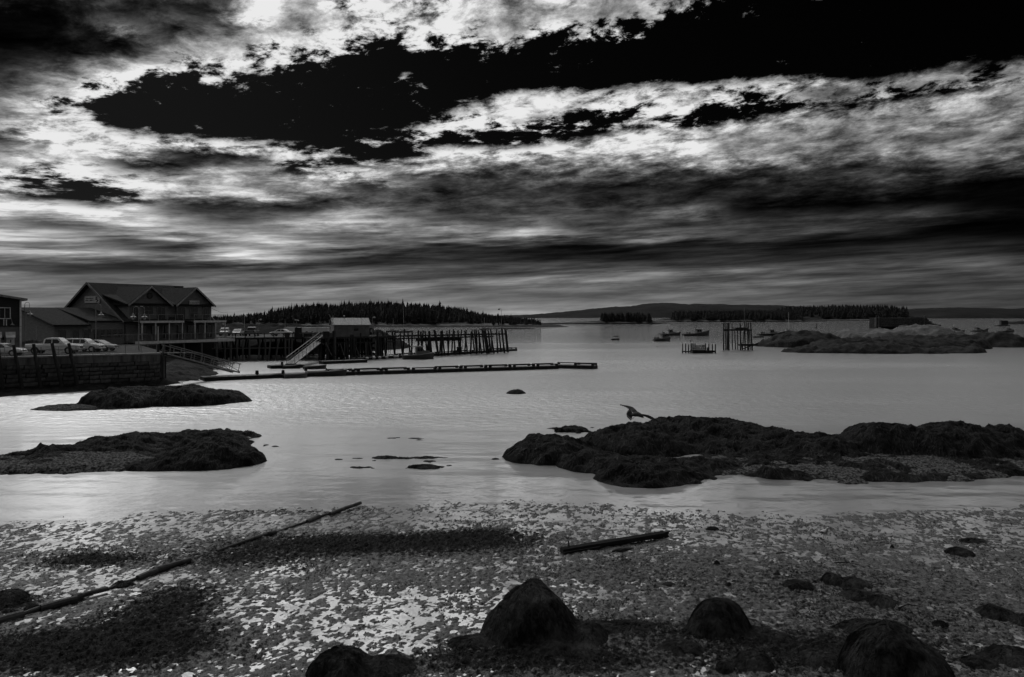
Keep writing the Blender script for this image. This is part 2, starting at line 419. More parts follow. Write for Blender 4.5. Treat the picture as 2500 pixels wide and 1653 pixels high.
# ---------------------------------------------------------------- materials: all grey, the place is seen in black and white
MATS = {}
def mat(name, v, rough=.75, var=.3, scale=2.0, detail=5, bump=0.0, bscale=12.0, spec=.35, stretch=(1, 1, 1), metal=0.0, bdist=.05, lo=.35, hi=.65):
    m = bpy.data.materials.new(name); m.use_nodes = True; t = m.node_tree; t.nodes.clear()
    b = N(t, 'ShaderNodeBsdfPrincipled'); o = N(t, 'ShaderNodeOutputMaterial'); t.links.new(b.outputs[0], o.inputs[0])
    c = N(t, 'ShaderNodeTexCoord'); mp = N(t, 'ShaderNodeMapping'); mp.inputs['Scale'].default_value = stretch
    t.links.new(c.outputs['Object'], mp.inputs[0])
    nz = N(t, 'ShaderNodeTexNoise'); nz.inputs['Scale'].default_value = scale; nz.inputs['Detail'].default_value = detail; nz.inputs['Roughness'].default_value = .62
    t.links.new(mp.outputs[0], nz.inputs['Vector'])
    t.links.new(rng(t, nz.outputs['Fac'], lo, hi, v * (1 - var), v * (1 + var)), b.inputs['Base Color'])
    b.inputs['Roughness'].default_value = rough; b.inputs['Specular IOR Level'].default_value = spec; b.inputs['Metallic'].default_value = metal
    if bump:
        n2_ = N(t, 'ShaderNodeTexNoise'); n2_.inputs['Scale'].default_value = bscale; n2_.inputs['Detail'].default_value = 6
        t.links.new(mp.outputs[0], n2_.inputs['Vector'])
        bp = N(t, 'ShaderNodeBump'); bp.inputs['Strength'].default_value = bump; bp.inputs['Distance'].default_value = bdist
        t.links.new(n2_.outputs['Fac'], bp.inputs['Height']); t.links.new(bp.outputs[0], b.inputs['Normal'])
    MATS[name] = m
    return m
M = {}
M['dark_wood'] = mat('weathered dark wood', .035, .85, .45, 1.2, stretch=(1, 1, .25), bump=.4)
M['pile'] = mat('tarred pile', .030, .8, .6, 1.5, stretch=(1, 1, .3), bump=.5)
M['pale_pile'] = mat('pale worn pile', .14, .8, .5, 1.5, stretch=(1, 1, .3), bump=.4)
M['grey_wood'] = mat('grey silvered wood', .16, .8, .4, 2.5, stretch=(1, 1, 1), bump=.3)
M['white_paint'] = mat('white paint', .75, .5, .1, 2.0)
M['white_trim'] = mat('white weathered trim', .72, .6, .2, 1.5)
M['shingle_wall'] = mat('dark shingle wall', .19, .85, .2, 1.2, bump=.5, bscale=9, stretch=(1, 1, 5))
M['dark_wall'] = mat('dark painted boards', .030, .8, .3, 1.0, bump=.3, stretch=(1, 1, 8))
M['mid_wall'] = mat('grey painted wall', .20, .8, .2, 1.0)
M['roof'] = mat('asphalt shingle roof', .030, .95, .35, 3.0, bump=.6, bscale=14, spec=.1)
M['metal_roof'] = mat('galvanised roof sheet', .26, .42, .25, 1.0, stretch=(4, 1, 1), metal=.35)
M['glass'] = mat('window glass', .012, .06, .2, 1.0, spec=.6)
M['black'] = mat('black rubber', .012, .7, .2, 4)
M['chrome'] = mat('bright metal', .5, .3, .1, 4, metal=.8)
M['alu'] = mat('dull aluminium', .24, .55, .25, 2.0, metal=.3)
M['grate'] = mat('open grating', .13, .6, .9, 9.0, lo=.45, hi=.55)
M['steel_post'] = mat('painted steel', .30, .5, .3, 2.0, metal=.3)
M['concrete'] = mat('stained concrete', .17, .9, .55, .7, stretch=(2.2, 2.2, .35), bump=.3)
M['coping'] = mat('pale concrete edge', .36, .9, .25, 2.0, bump=.2)
M['paving'] = mat('worn asphalt', .07, .95, .3, .5, bump=.2, spec=.1)
M['gravel'] = mat('shelly gravel', .075, .9, .9, 7.0, detail=8, bump=1.0, bscale=16, spec=.1, lo=.42, hi=.62)
M['shore_rock'] = mat('dark wet rock', .020, .8, .6, .8, bump=.9, bscale=3, bdist=.2, spec=.12)
M['lamp_glass'] = mat('lamp globe', .5, .25, .1, 2)
M['sign_white'] = mat('white sign board', .55, .6, .12, 3)
M['sign_ink'] = mat('dark sign lettering', .03, .6, .2, 3)
for i, v in enumerate((.075, .11, .15)):
    M['stone%d' % i] = mat('granite block %d' % i, v, .9, .55, 1.6, bump=.8, bscale=7, bdist=.06)

# ---------------------------------------------------------------- noise on arrays and height fields
rs_ = np.random.RandomState(5)
LAT = rs_.rand(256, 256)
def vnoise(x, y):
    xi = np.floor(x).astype(int); yi = np.floor(y).astype(int); fx = x - xi; fy = y - yi
    fx = fx * fx * fx * (fx * (fx * 6 - 15) + 10); fy = fy * fy * fy * (fy * (fy * 6 - 15) + 10)
    a = LAT[xi & 255, yi & 255]; b = LAT[(xi + 1) & 255, yi & 255]; c = LAT[xi & 255, (yi + 1) & 255]; d = LAT[(xi + 1) & 255, (yi + 1) & 255]
    return (a * (1 - fx) + b * fx) * (1 - fy) + (c * (1 - fx) + d * fx) * fy
def fbm(x, y, o=4, g=.5, seed=0.0):
    s = 0; a = 1; n = 0
    for i in range(o):
        ca, sa = math.cos(.6 + i), math.sin(.6 + i)
        s = s + a * vnoise((x * ca - y * sa) * 2 ** i + seed + 17.3 * i, (x * sa + y * ca) * 2 ** i + seed * 1.7 + 9.1 * i); n += a; a *= g
    return s / n * 2 - 1
def ridge(x, y, o=4, g=.5, seed=0.0):
    s = 0; a = 1; n = 0
    for i in range(o):
        ca, sa = math.cos(.9 + i * 1.3), math.sin(.9 + i * 1.3)
        v = vnoise((x * ca - y * sa) * 2 ** i + seed + 7.7 * i, (x * sa + y * ca) * 2 ** i + seed * 1.3 + 3.3 * i) * 2 - 1
        s = s + a * (1 - np.abs(v)); n += a; a *= g
    return s / n

class HF:
    def __init__(s, xs, ys, Z): s.xs, s.ys, s.Z = xs, ys, Z
    def at(s, x, y):
        i = np.clip(np.interp(x, s.xs, np.arange(len(s.xs))), 0, len(s.xs) - 1.001); j = np.clip(np.interp(y, s.ys, np.arange(len(s.ys))), 0, len(s.ys) - 1.001)
        i0 = i.astype(int); j0 = j.astype(int); fi = i - i0; fj = j - j0; Z = s.Z
        return Z[j0, i0] * (1 - fi) * (1 - fj) + Z[j0, i0 + 1] * fi * (1 - fj) + Z[j0 + 1, i0] * (1 - fi) * fj + Z[j0 + 1, i0 + 1] * fi * fj
    def mesh(s, m, cut=-.3, smooth=True, origin=(0, 0, 0), name='terrain'):
        nx, ny = len(s.xs), len(s.ys)
        XX, YY = np.meshgrid(s.xs, s.ys)
        co = np.stack([XX - origin[0], YY - origin[1], s.Z - origin[2]], -1).reshape(-1, 3)
        idx = np.arange(nx * ny).reshape(ny, nx)
        q = np.stack([idx[:-1, :-1], idx[:-1, 1:], idx[1:, 1:], idx[1:, :-1]], -1).reshape(-1, 4)
        zz_ = s.Z.ravel()[q].max(1)
        q = q[zz_ > cut]
        used = np.unique(q); remap = np.full(nx * ny, -1); remap[used] = np.arange(len(used))
        co = co[used]; q = remap[q]
        return np_mesh(co, q, m, smooth, name)
def np_mesh(co, q, m, smooth=True, name='mesh'):
    me = bpy.data.meshes.new(name); k = q.shape[1]
    me.vertices.add(len(co)); me.vertices.foreach_set('co', np.ascontiguousarray(co, dtype=np.float32).ravel())
    me.loops.add(q.size); me.loops.foreach_set('vertex_index', np.ascontiguousarray(q, dtype=np.int32).ravel())
    me.polygons.add(len(q)); me.polygons.foreach_set('loop_start', np.arange(0, q.size, k, dtype=np.int32)); me.polygons.foreach_set('loop_total', np.full(len(q), k, dtype=np.int32))
    if smooth: me.polygons.foreach_set('use_smooth', np.ones(len(q), dtype=bool))
    if m: me.materials.append(m)
    me.update(calc_edges=True); me.validate()
    return me

# ================================================================ water
def water_material():
    m = bpy.data.materials.new('sea water'); m.use_nodes = True; t = m.node_tree; t.nodes.clear()
    c = N(t, 'ShaderNodeTexCoord'); o = N(t, 'ShaderNodeOutputMaterial')
    def nz(scale, sc, det, loc=(0, 0, 0), rot=0.0):
        mp = N(t, 'ShaderNodeMapping'); mp.inputs['Scale'].default_value = sc; mp.inputs['Location'].default_value = loc; mp.inputs['Rotation'].default_value = (0, 0, rot)
        t.links.new(c.outputs['Object'], mp.inputs[0])
        n = N(t, 'ShaderNodeTexNoise'); n.inputs['Scale'].default_value = scale; n.inputs['Detail'].default_value = det; n.inputs['Roughness'].default_value = .55
        t.links.new(mp.outputs[0], n.inputs['Vector']); return n.outputs['Fac']
    sp = N(t, 'ShaderNodeSeparateXYZ'); t.links.new(c.outputs['Object'], sp.inputs[0])
    chop = nz(1.1, (.9, 1.0, 1), 5)
    swell = nz(.16, (.35, 1.2, 1), 3, (4, 9, 0), .12)
    # sheltered water inside the ledges lies calmer than the open harbour
    wob = val(t, 'MULTIPLY', val(t, 'SUBTRACT', nz(.03, (1, 1, 1), 2), .5), 40.0)
    yy = val(t, 'ADD', sp.outputs[1], wob)
    open_ = rng(t, yy, 52, 78, 0.0, 1.0, True)
    slick = rng(t, nz(.012, (.5, 1.6, 1), 4, (31, 7, 0), .1), .42, .60, .35, 1.0, True)
    far = rng(t, sp.outputs[1], 200, 330, 0.0, 1.0, True)
    amp_ = val(t, 'MULTIPLY', val(t, 'ADD', .12, val(t, 'MULTIPLY', open_, .9)), slick)
    amp_ = val(t, 'MULTIPLY', amp_, val(t, 'SUBTRACT', 1.0, val(t, 'MULTIPLY', far, .75)))
    h_ = val(t, 'ADD', val(t, 'MULTIPLY', chop, amp_), val(t, 'MULTIPLY', swell, .52))
    bp = N(t, 'ShaderNodeBump'); bp.inputs['Strength'].default_value = .9; bp.inputs['Distance'].default_value = .32
    t.links.new(h_, bp.inputs['Height'])
    gl = N(t, 'ShaderNodeBsdfGlossy'); gl.inputs['Color'].default_value = (.95, .95, .95, 1); gl.inputs['Roughness'].default_value = .03
    t.links.new(bp.outputs[0], gl.inputs['Normal'])
    gr = N(t, 'ShaderNodeBsdfGlossy'); gr.inputs['Color'].default_value = (.95, .95, .95, 1); gr.inputs['Roughness'].default_value = .36
    t.links.new(bp.outputs[0], gr.inputs['Normal'])
    # fine wavelets below the size of the modelled waves spread part of the reflection
    gm = N(t, 'ShaderNodeMixShader'); t.links.new(val(t, 'SUBTRACT', rng(t, yy, 32, 60, .30, .55), rng(t, sp.outputs[1], 105, 300, 0, .42)), gm.inputs[0]); t.links.new(gl.outputs[0], gm.inputs[1]); t.links.new(gr.outputs[0], gm.inputs[2])
    df = N(t, 'ShaderNodeBsdfDiffuse'); df.inputs['Color'].default_value = (.05, .05, .05, 1)
    fr = N(t, 'ShaderNodeFresnel'); fr.inputs['IOR'].default_value = 1.33; t.links.new(bp.outputs[0], fr.inputs['Normal'])
    f2 = val(t, 'ADD', val(t, 'MULTIPLY', fr.outputs[0], .25), .75, clamp=True)
    mx = N(t, 'ShaderNodeMixShader'); t.links.new(f2, mx.inputs[0]); t.links.new(df.outputs[0], mx.inputs[1]); t.links.new(gm.outputs[0], mx.inputs[2])
    t.links.new(mx.outputs[0], o.inputs[0])
    return m
M['water'] = water_material()
xs = np.array([-20000, -4000, -1200, -400, -120, -30, 0, 30, 120, 400, 1200, 4000, 20000.]); ys = np.array([-200, 0, 20, 60, 140, 400, 1200, 4000, 12000, 26000.])
XX, YY = np.meshgrid(xs, ys); idx = np.arange(XX.size).reshape(XX.shape)
q = np.stack([idx[:-1, :-1], idx[:-1, 1:], idx[1:, 1:], idx[1:, :-1]], -1).reshape(-1, 4)
water = link('water', np_mesh(np.stack([XX, YY, XX * 0], -1).reshape(-1, 3), q, M['water'], True, 'water')); tag(water, kind='structure')

# ================================================================ mud flat in front, bared by the tide
def tide_flat():
    xs = np.arange(-23.5, 25, .042)
    ys = np.concatenate([np.arange(15.5, 24, .05), np.arange(24, 31, .07), np.arange(31, 39.5, .11)])
    XX, YY = np.meshgrid(xs, ys)
    k = XX / YY                                   # bearing, for the shoreline
    edge_py = np.interp(k, [-.66, -.45, -.22, -.05, .02, .12, .25, .36, .46, .66], [1292, 1262, 1250, 1232, 1228, 1240, 1258, 1268, 1262, 1240])
    edge_y = FPX * EYE / (edge_py - HOR)
    d = edge_y + .5 * fbm(XX * .6, YY * .6, 4, seed=3) - YY       # metres inside the shoreline
    base = np.where(d > 0, .003 + .002 * np.minimum(d, 4), d * .03)
    def spot(px, py, rx, ry, a):
        p = W3(px, py); ryy = ry * p.y * p.y / (FPX * EYE); rxx = rx * p.y / FPX
        return a * np.exp(-(((XX - p.x) / rxx) ** 2 + ((YY - p.y) / ryy) ** 2))
    wet = np.zeros_like(XX)
    for px, py, rx, ry, a in [(850, 1540, 330, 90, .7), (1080, 1500, 160, 60, .3), (600, 1450, 150, 60, .7), (150, 1330, 200, 40, .9), (200, 1410, 260, 40, .9), (400, 1280, 300, 25, .7),
                              (1150, 1265, 330, 32, 1.3), (1500, 1290, 300, 45, .8), (1950, 1300, 500, 40, .6), (2430, 1285, 120, 30, 1.0), (700, 1380, 130, 30, .45), (980, 1480, 140, 40, .6),
                              (1720, 1600, 60, 20, .9), (2010, 1310, 60, 10, 1.2), (1700, 1640, 100, 20, .8), (320, 1500, 120, 20, .4), (1350, 1640, 90, 14, .5)]:
        wet += spot(px, py, rx, ry, a)
    dry = np.zeros_like(XX)
    for px, py, rx, ry, a in [(900, 1330, 330, 26, 1.5), (560, 1370, 180, 24, .7), (220, 1368, 130, 18, 1.1), (420, 1480, 130, 60, 1.0), (150, 1590, 260, 60, 1.3), (380, 1570, 200, 50, .8), (2200, 1500, 420, 130, .38),
                              (1300, 1610, 300, 40, 1.2), (2000, 1600, 300, 50, 1.0), (1600, 1540, 260, 30, .6), (30, 1480, 60, 24, 1.2), (1180, 1310, 130, 22, .8), (700, 1245, 200, 12, .5), (1400, 1400, 400, 50, .2), (1800, 1420, 400, 60, .2)]:
        dry += spot(px, py, rx, ry, a)
    n_big = fbm(XX * .9, YY * .7, 3, seed=11)
    n_mid = fbm(XX * 5.0, YY * 3.8, 4, .62, seed=21)
    n_fin = fbm(XX * 11.0, YY * 9.0, 2, .7, seed=31)
    Z = base + dry * .036 - wet * .013 + n_big * .020 + n_mid * .052 + n_fin * .042
    Z = np.where(d > -.6, Z, Z - .03 * (-.6 - d))
    lump = np.clip(dry, 0, 1.4) * (np.maximum(0, n_mid) * .05 + np.maximum(0, n_fin) * .05)
    Z = Z + lump
    return HF(xs, ys, Z), dry
FLAT, FLATDRY = tide_flat()
def flat_material():
    m = bpy.data.materials.new('wet weed and mud'); m.use_nodes = True; t = m.node_tree; t.nodes.clear()
    b = N(t, 'ShaderNodeBsdfPrincipled'); o = N(t, 'ShaderNodeOutputMaterial'); t.links.new(b.outputs[0], o.inputs[0])
    c = N(t, 'ShaderNodeTexCoord')
    def nz(scale, det, loc=(0, 0, 0)):
        mp = N(t, 'ShaderNodeMapping'); mp.inputs['Location'].default_value = loc; t.links.new(c.outputs['Object'], mp.inputs[0])
        n = N(t, 'ShaderNodeTexNoise'); n.inputs['Scale'].default_value = scale; n.inputs['Detail'].default_value = det; n.inputs['Roughness'].default_value = .65
        t.links.new(mp.outputs[0], n.inputs['Vector']); return n.outputs['Fac']
    at = N(t, 'ShaderNodeAttribute'); at.attribute_name = 'weed'
    big = nz(.35, 4); fine = nz(6.0, 6, (3, 3, 0)); spk = nz(22, 3, (9, 1, 0))
    wv = val(t, 'ADD', val(t, 'MULTIPLY', at.outputs['Fac'], 1.15), val(t, 'MULTIPLY', val(t, 'SUBTRACT', fine, .5), 3.4))
    weed = rng(t, wv, .10, .95, 0, 1, True)
    mud = rng(t, spk, .35, .68, .025, .14)
    wd = rng(t, spk, .4, .7, .005, .026)
    mx = N(t, 'ShaderNodeMix', data_type='FLOAT'); t.links.new(weed, mx.inputs[0]); t.links.new(mud, mx.inputs[2]); t.links.new(wd, mx.inputs[3])
    t.links.new(mx.outputs[0], b.inputs['Base Color'])
    t.links.new(rng(t, fine, .35, .65, .45, .8), b.inputs['Roughness']); t.links.new(rng(t, weed, 0, 1, .26, .03), b.inputs['Specular IOR Level'])
    bp = N(t, 'ShaderNodeBump'); bp.inputs['Strength'].default_value = .8; bp.inputs['Distance'].default_value = .03
    t.links.new(val(t, 'ADD', fine, val(t, 'MULTIPLY', spk, .5)), bp.inputs['Height']); t.links.new(bp.outputs[0], b.inputs['Normal'])
    return m
M['flat'] = flat_material()
me = FLAT.mesh(M['flat'], cut=-.12, name='mudflat')
at_ = me.attributes.new('weed', 'FLOAT', 'POINT')
co = np.empty(len(me.vertices) * 3, dtype=np.float32); me.vertices.foreach_get('co', co); co = co.reshape(-1, 3)
wf = HF(FLAT.xs, FLAT.ys, np.clip(FLATDRY, 0, 1.5))
at_.data.foreach_set('value', wf.at(co[:, 0], co[:, 1]).astype(np.float32))
mudflat = link('mudflat', me); tag(mudflat, kind='structure')

# ================================================================ weed-covered ledges and boulders
def weed_material(name, v, tip):
    m = bpy.data.materials.new(name); m.use_nodes = True; t = m.node_tree; t.nodes.clear()
    b = N(t, 'ShaderNodeBsdfPrincipled'); o = N(t, 'ShaderNodeOutputMaterial'); t.links.new(b.outputs[0], o.inputs[0])
    c = N(t, 'ShaderNodeTexCoord')
    def nz(scale, det, sc=(1, 1, 1)):
        mp = N(t, 'ShaderNodeMapping'); mp.inputs['Scale'].default_value = sc; t.links.new(c.outputs['Object'], mp.inputs[0])
        n = N(t, 'ShaderNodeTexNoise'); n.inputs['Scale'].default_value = scale; n.inputs['Detail'].default_value = det; n.inputs['Roughness'].default_value = .62; n.inputs['Distortion'].default_value = .6
        t.links.new(mp.outputs[0], n.inputs['Vector']); return n.outputs['Fac']
    a = nz(1.1, 5); f = nz(7.0, 6, (1, 1, .45))
    t.links.new(rng(t, val(t, 'ADD', val(t, 'MULTIPLY', a, .6), val(t, 'MULTIPLY', f, .4)), .40, .66, v, tip), b.inputs['Base Color'])
    b.inputs['Roughness'].default_value = .62; b.inputs['Specular IOR Level'].default_value = .03
    bp = N(t, 'ShaderNodeBump'); bp.inputs['Strength'].default_value = 1.0; bp.inputs['Distance'].default_value = .12
    t.links.new(val(t, 'ADD', f, val(t, 'MULTIPLY', a, .8)), bp.inputs['Height']); t.links.new(bp.outputs[0], b.inputs['Normal'])
    return m
M['weed_rock'] = weed_material('rockweed over ledge', .004, .036)
M['weed'] = weed_material('rockweed strands', .008, .085)
M['granite'] = mat('pale granite', .115, .9, .4, .35, bump=.7, bscale=1.2, bdist=.3)

def dome(px0, px1, front, top=None, b=2.0, h=None, Yc=None, base=0.0, rot=0.0, p=2.2):
    if Yc is None: Yc = FPX * (EYE - base) / (front - HOR) + b
    a = (px1 - px0) / 2 * Yc / FPX; xc = ((px0 + px1) / 2 - 1250) * Yc / FPX
    if h is None: h = EYE - (top - HOR) * Yc / FPX - base
    return (xc, Yc, a, b, h, base, rot, p)
def field(domes, res, lump=(.10, 1.1), fine=(.04, 4.0), seed=0.0, warp=.22, margin=.6, k=.16):
    x0 = min(d[0] - d[2] for d in domes) - margin; x1 = max(d[0] + d[2] for d in domes) + margin
    y0 = min(d[1] - d[3] for d in domes) - margin; y1 = max(d[1] + d[3] for d in domes) + margin
    xs = np.arange(x0, x1, res); ys = np.arange(y0, y1, res)
    XX, YY = np.meshgrid(xs, ys); Z = None
    wx = fbm(XX * .35 / max(k * 6, .3), YY * .35 / max(k * 6, .3), 4, .55, seed=seed + 1)
    for (xc, yc, a, b, h, base, rot, p) in domes:
        ca, sa = math.cos(rot), math.sin(rot); dx, dy = XX - xc, YY - yc
        r = np.sqrt(((dx * ca + dy * sa) / a) ** 2 + ((-dx * sa + dy * ca) / b) ** 2) * (1 + warp * wx)
        inside = np.clip(1 - np.clip(r, 0, 1) ** p, 0, 1) ** .62
        z = base + np.where(r < 1, (h + .25) * inside - .25, -.25 - (r - 1) * 1.2 * min(a, b) * .5)
        Z = z if Z is None else np.log(np.exp(np.clip(Z / k, -60, 60)) + np.exp(np.clip(z / k, -60, 60))) * k
    mask = sm(Z, -.1, .35)
    L = lump[1]
    Z = Z + mask * (lump[0] * (2 * (ridge(XX * L, YY * L * 1.25, 4, .5, seed) - .62) + fbm(XX * L * .5, YY * L * .5, 3, .5, seed + 5)) + fine[0] * fbm(XX * fine[1], YY * fine[1] * 1.1, 3, .6, seed + 9)) + .02 * fbm(XX * 3, YY * 3, 3, .5, seed + 2)
    return HF(xs, ys, Z)
def strands(hf, n, length, width, seed, zmin=.06, lift=.03, region=None, seg=4, spread=.5):
    """drooping weed blades that follow the slope of the rock"""
    rg = np.random.RandomState(seed)
    got = []
    tries = 0
    while sum(len(g) for g in got) < n and tries < 12:
        tries += 1
        x = rg.uniform(hf.xs[1], hf.xs[-2], n * 3); y = rg.uniform(hf.ys[1], hf.ys[-2], n * 3)
        z = hf.at(x, y); ok = z > zmin
        got.append(np.stack([x, y], -1)[ok])
    P = np.concatenate(got)[:n]; n = len(P)
    if n == 0: return None
    x, y = P[:, 0], P[:, 1]
    e = .12
    ang = None; L = length * rg.uniform(.5, 1.4, n); wd = width * rg.uniform(.6, 1.5, n)
    clump = fbm(x * 1.5, y * 1.5, 3, .5, seed * .37) * 2.4
    pts = []
    for i in range(seg + 1):
        gx_ = hf.at(x + e, y) - hf.at(x - e, y); gy_ = hf.at(x, y + e) - hf.at(x, y - e)
        g = np.hypot(gx_, gy_) + 1e-6; down = np.arctan2(-gy_, -gx_)
        a = np.where(g > .03, down, clump * 3) + clump * spread * .6 + rg.normal(0, spread * .45, n)
        if ang is None: ang = a
        else: ang = ang + np.clip((a - ang + np.pi) % (2 * np.pi) - np.pi, -.7, .7) * .6
        hz = hf.at(x, y) + lift * math.sin(math.pi * (i + .6) / (seg + 1)) * rg.uniform(.4, 1.6, n)
        pts.append((x.copy(), y.copy(), hz, ang.copy()))
        st = L / seg / np.sqrt(1 + np.minimum(g / (2 * e), 2.5) ** 2)
        x = x + np.cos(ang) * st; y = y + np.sin(ang) * st
    co = np.zeros((n, seg + 1, 2, 3))
    for i, (px, py, pz, pa) in enumerate(pts):
        w = wd * (1 - .75 * i / seg) * .5
        nx_, ny_ = -np.sin(pa) * w, np.cos(pa) * w
        co[:, i, 0] = np.stack([px - nx_, py - ny_, pz], -1); co[:, i, 1] = np.stack([px + nx_, py + ny_, pz + wd * .15], -1)
    base = (np.arange(n) * (seg + 1) * 2)[:, None]
    q = np.concatenate([base + np.array([[2 * i, 2 * i + 1, 2 * i + 3, 2 * i + 2]]) for i in range(seg)], 0)
    return np_mesh(co.reshape(-1, 3), q, M['weed'], False, 'weed')
def ledge(name, label, cat, hf, m, weed=None, seed=1):
    cx, cy = float(hf.xs.mean()), float(hf.ys.mean())
    t = thing(name, label, cat, (cx, cy, 0))
    o = link('rock', hf.mesh(m, origin=(cx, cy, 0), name='rock'), t)
    if weed:
        me = strands(hf, *weed, seed)
        if me:
            me.transform(Matrix.Translation((-cx, -cy, 0)))
            w = link('rockweed', me, t); w['kind'] = 'stuff'
    return t, hf

# big ledge on the right
hfC = field([dome(1217, 1480, 1138, 1064, 3.2), dome(1400, 1720, 1122, 1041, 4), dome(1520, 1900, 1112, 1025, 5), dome(1700, 2010, 1122, 1046, 4), dome(1440, 1705, 1194, h=.55, b=2.3),
             dome(1350, 1560, 1158, 1104, 2.3), dome(2040, 2270, 1132, 1034, 3), dome(2120, 2480, 1138, 1040, 3.4), dome(2280, 2540, 1128, 1042, 3.2), dome(1860, 2120, 1136, 1060, 3.4),
             dome(1600, 2640, 1176, h=.34, b=4.8, p=4), dome(1430, 1700, 1172, h=.55, b=2.6), dome(1560, 1760, 1186, h=.40, b=2.0), dome(1845, 1925, 1170, h=.42, b=.8), dome(2290, 2345, 1152, h=.34, b=.7), dome(1610, 1790, 1160, h=.5, b=1.6), dome(2470, 2660, 1130, h=1.0, b=3)],
            .10, (.30, .8), (.10, 3.2), 2.0)
ledge('rock_ledge', 'long weed-covered rock ledge below the flying gull, running off the right edge', 'rock ledge', hfC, M['weed_rock'], (11000, .36, .05), 3)
hfB = field([dome(25, 178, 1132, 1093, 1.5), dome(165, 450, 1117, 1062, 3), dome(330, 640, 1107, 1061, 3.5), dome(372, 655, 1147, 1076, 2.9), dome(305, 530, 1152, h=.5, b=1.7),
             dome(-80, 430, 1157, h=.30, b=4.0, p=4), dome(470, 648, 1078, h=.4, b=2.0)], .09, (.26, .9), (.09, 3.4), 14.0)
ledge('rock_ledge', 'low weedy ledge with a gravelly pocket, just beyond the left mud flat', 'rock ledge', hfB, M['weed_rock'], (7000, .34, .045), 4)
hfA = field([dome(205, 425, 998, 945, 3.5), dome(330, 575, 994, 942, 4), dome(470, 612, 986, 950, 2.5), dome(85, 335, 1004, h=.22, b=2.6, p=4), dome(530, 622, 984, h=.25, b=1.6)],
            .12, (.26, .7), (.09, 2.6), 27.0)
ledge('rock_ledge', 'dark hump of ledge in front of the stone quay wall', 'rock ledge', hfA, M['weed_rock'], (4500, .7, .08), 5)
hfS = field([dome(1233, 1288, 963, 951, 1.2)], .12, (.07, 1.2), (.04, 3), 33.0)
ledge('rock', 'small lone rock awash in the open middle of the cove', 'rock', hfS, M['weed_rock'])

for ds, sd in (([dome(1650, 2640, 1178, h=.36, b=4.6, p=5), dome(1990, 2330, 1174, h=.42, b=4.6, p=4)], 5), ([dome(-90, 400, 1158, h=.42, b=3.0, p=5)], 9), ([dome(84, 262, 1005, h=.32, b=2.2, p=4)], 12)):
    hf = field(ds, .10, (.05, 1.0), (.09, 4.5), sd, .3, .5, .1); o = link('gravel_shelf', hf.mesh(M['gravel'])); tag(o, kind='structure')
# seaweed rafts lying on the water
def raft(label, spots, seed):
    ds = [dome(x0, x1, f, h=hh, b=b) for x0, x1, f, hh, b in spots]
    hf = field(ds, .05, (.09, 2.6), (.05, 6), seed, .95, .5, .04)
    hf.Z += .004
    t, _ = ledge('floating_weed', label, 'seaweed', hf, M['weed_rock'], (500, .5, .04), int(seed))
    t['group'] = 'rafts of seaweed on the calm water'
raft('thin broken raft of seaweed, farthest out of those on the calm water', [(930, 985, 1072, .03, .5), (978, 1050, 1073, .04, .45), (1000, 1045, 1076, .03, .3)], 41)
raft('long ragged line of seaweed with a small peak, mid-water', [(810, 850, 1125, .03, .4), (842, 900, 1122, .03, .35), (890, 990, 1122, .10, .5), (970, 1095, 1123, .06, .7), (1020, 1080, 1130, .04, .5), (895, 930, 1128, .03, .4)], 43)
raft('small dark mat of seaweed, left of the nearest pair', [(845, 905, 1145, .05, .45), (895, 925, 1146, .03, .3)], 47)
raft('thickest dark mat of seaweed, right of the nearest pair', [(995, 1075, 1148, .09, .7), (1085, 1106, 1139, .03, .25)], 49)
raft('dark tongue of seaweed trailing off the left ledge tip', [(655, 690, 1092, .04, .3), (640, 662, 1088, .03, .3)], 53)
raft('weedy reef tip behind the big ledge, left of the gull', [(1375, 1445, 1056, .28, 1.2), (1330, 1400, 1049, .04, .7), (1430, 1462, 1046, .03, .4)], 57)
raft('scrap of seaweed off the nose of the big ledge', [(1190, 1222, 1124, .05, .35)], 59)

# boulders hung with rockweed on the mud
def boulder(label, domes, res, seed, n, length, width):
    hf = field(domes, res, (.085, 1.7), (.03, 7), seed, .16, .5, .09)
    base = FLAT.at(np.meshgrid(hf.xs, hf.ys)[0], np.meshgrid(hf.xs, hf.ys)[1])
    t, _ = ledge('weedy_boulder', label, 'boulder', hf, M['weed_rock'], (n, length, width, ), seed)
    return t
boulder('biggest boulder, a pointed dome hung with rockweed on the mud', [dome(1172, 1420, 1592, 1432, 1.15, p=1.7), dome(1220, 1390, 1560, 1416, .8, p=1.6), dome(1340, 1490, 1588, 1520, .8, p=1.8), dome(1080, 1220, 1596, h=.16, b=.6), dome(1300, 1700, 1560, h=.10, b=.7), dome(1180, 1500, 1622, h=.15, b=.7)], .045, 61, 9000, .45, .022)
boulder('rounded boulder under a mop of rockweed, right of the biggest', [dome(1672, 1838, 1568, 1463, .75, p=2.3), dome(1600, 1960, 1572, h=.13, b=.7)], .045, 63, 5000, .42, .022)
boulder('dark weedy boulder cut off by the bottom right of the picture', [dome(2040, 2290, 1690, 1530, 1.0, p=2.2), dome(2130, 2330, 1700, 1575, .9), dome(2020, 2240, 1560, h=.22, b=.6)], .04, 65, 7000, .4, .02)
boulder('weedy boulder with a trailing skirt, at the bottom left of the biggest', [dome(745, 920, 1680, 1584, .8, p=2), dome(860, 1030, 1668, h=.24, b=.7)], .04, 67, 5000, .4, .02)
boulder('small weed-topped stone between the two right-hand boulders', [dome(1775, 1900, 1650, 1600, .6), dome(1740, 1800, 1655, h=.14, b=.4)], .04, 69, 2500, .35, .02)
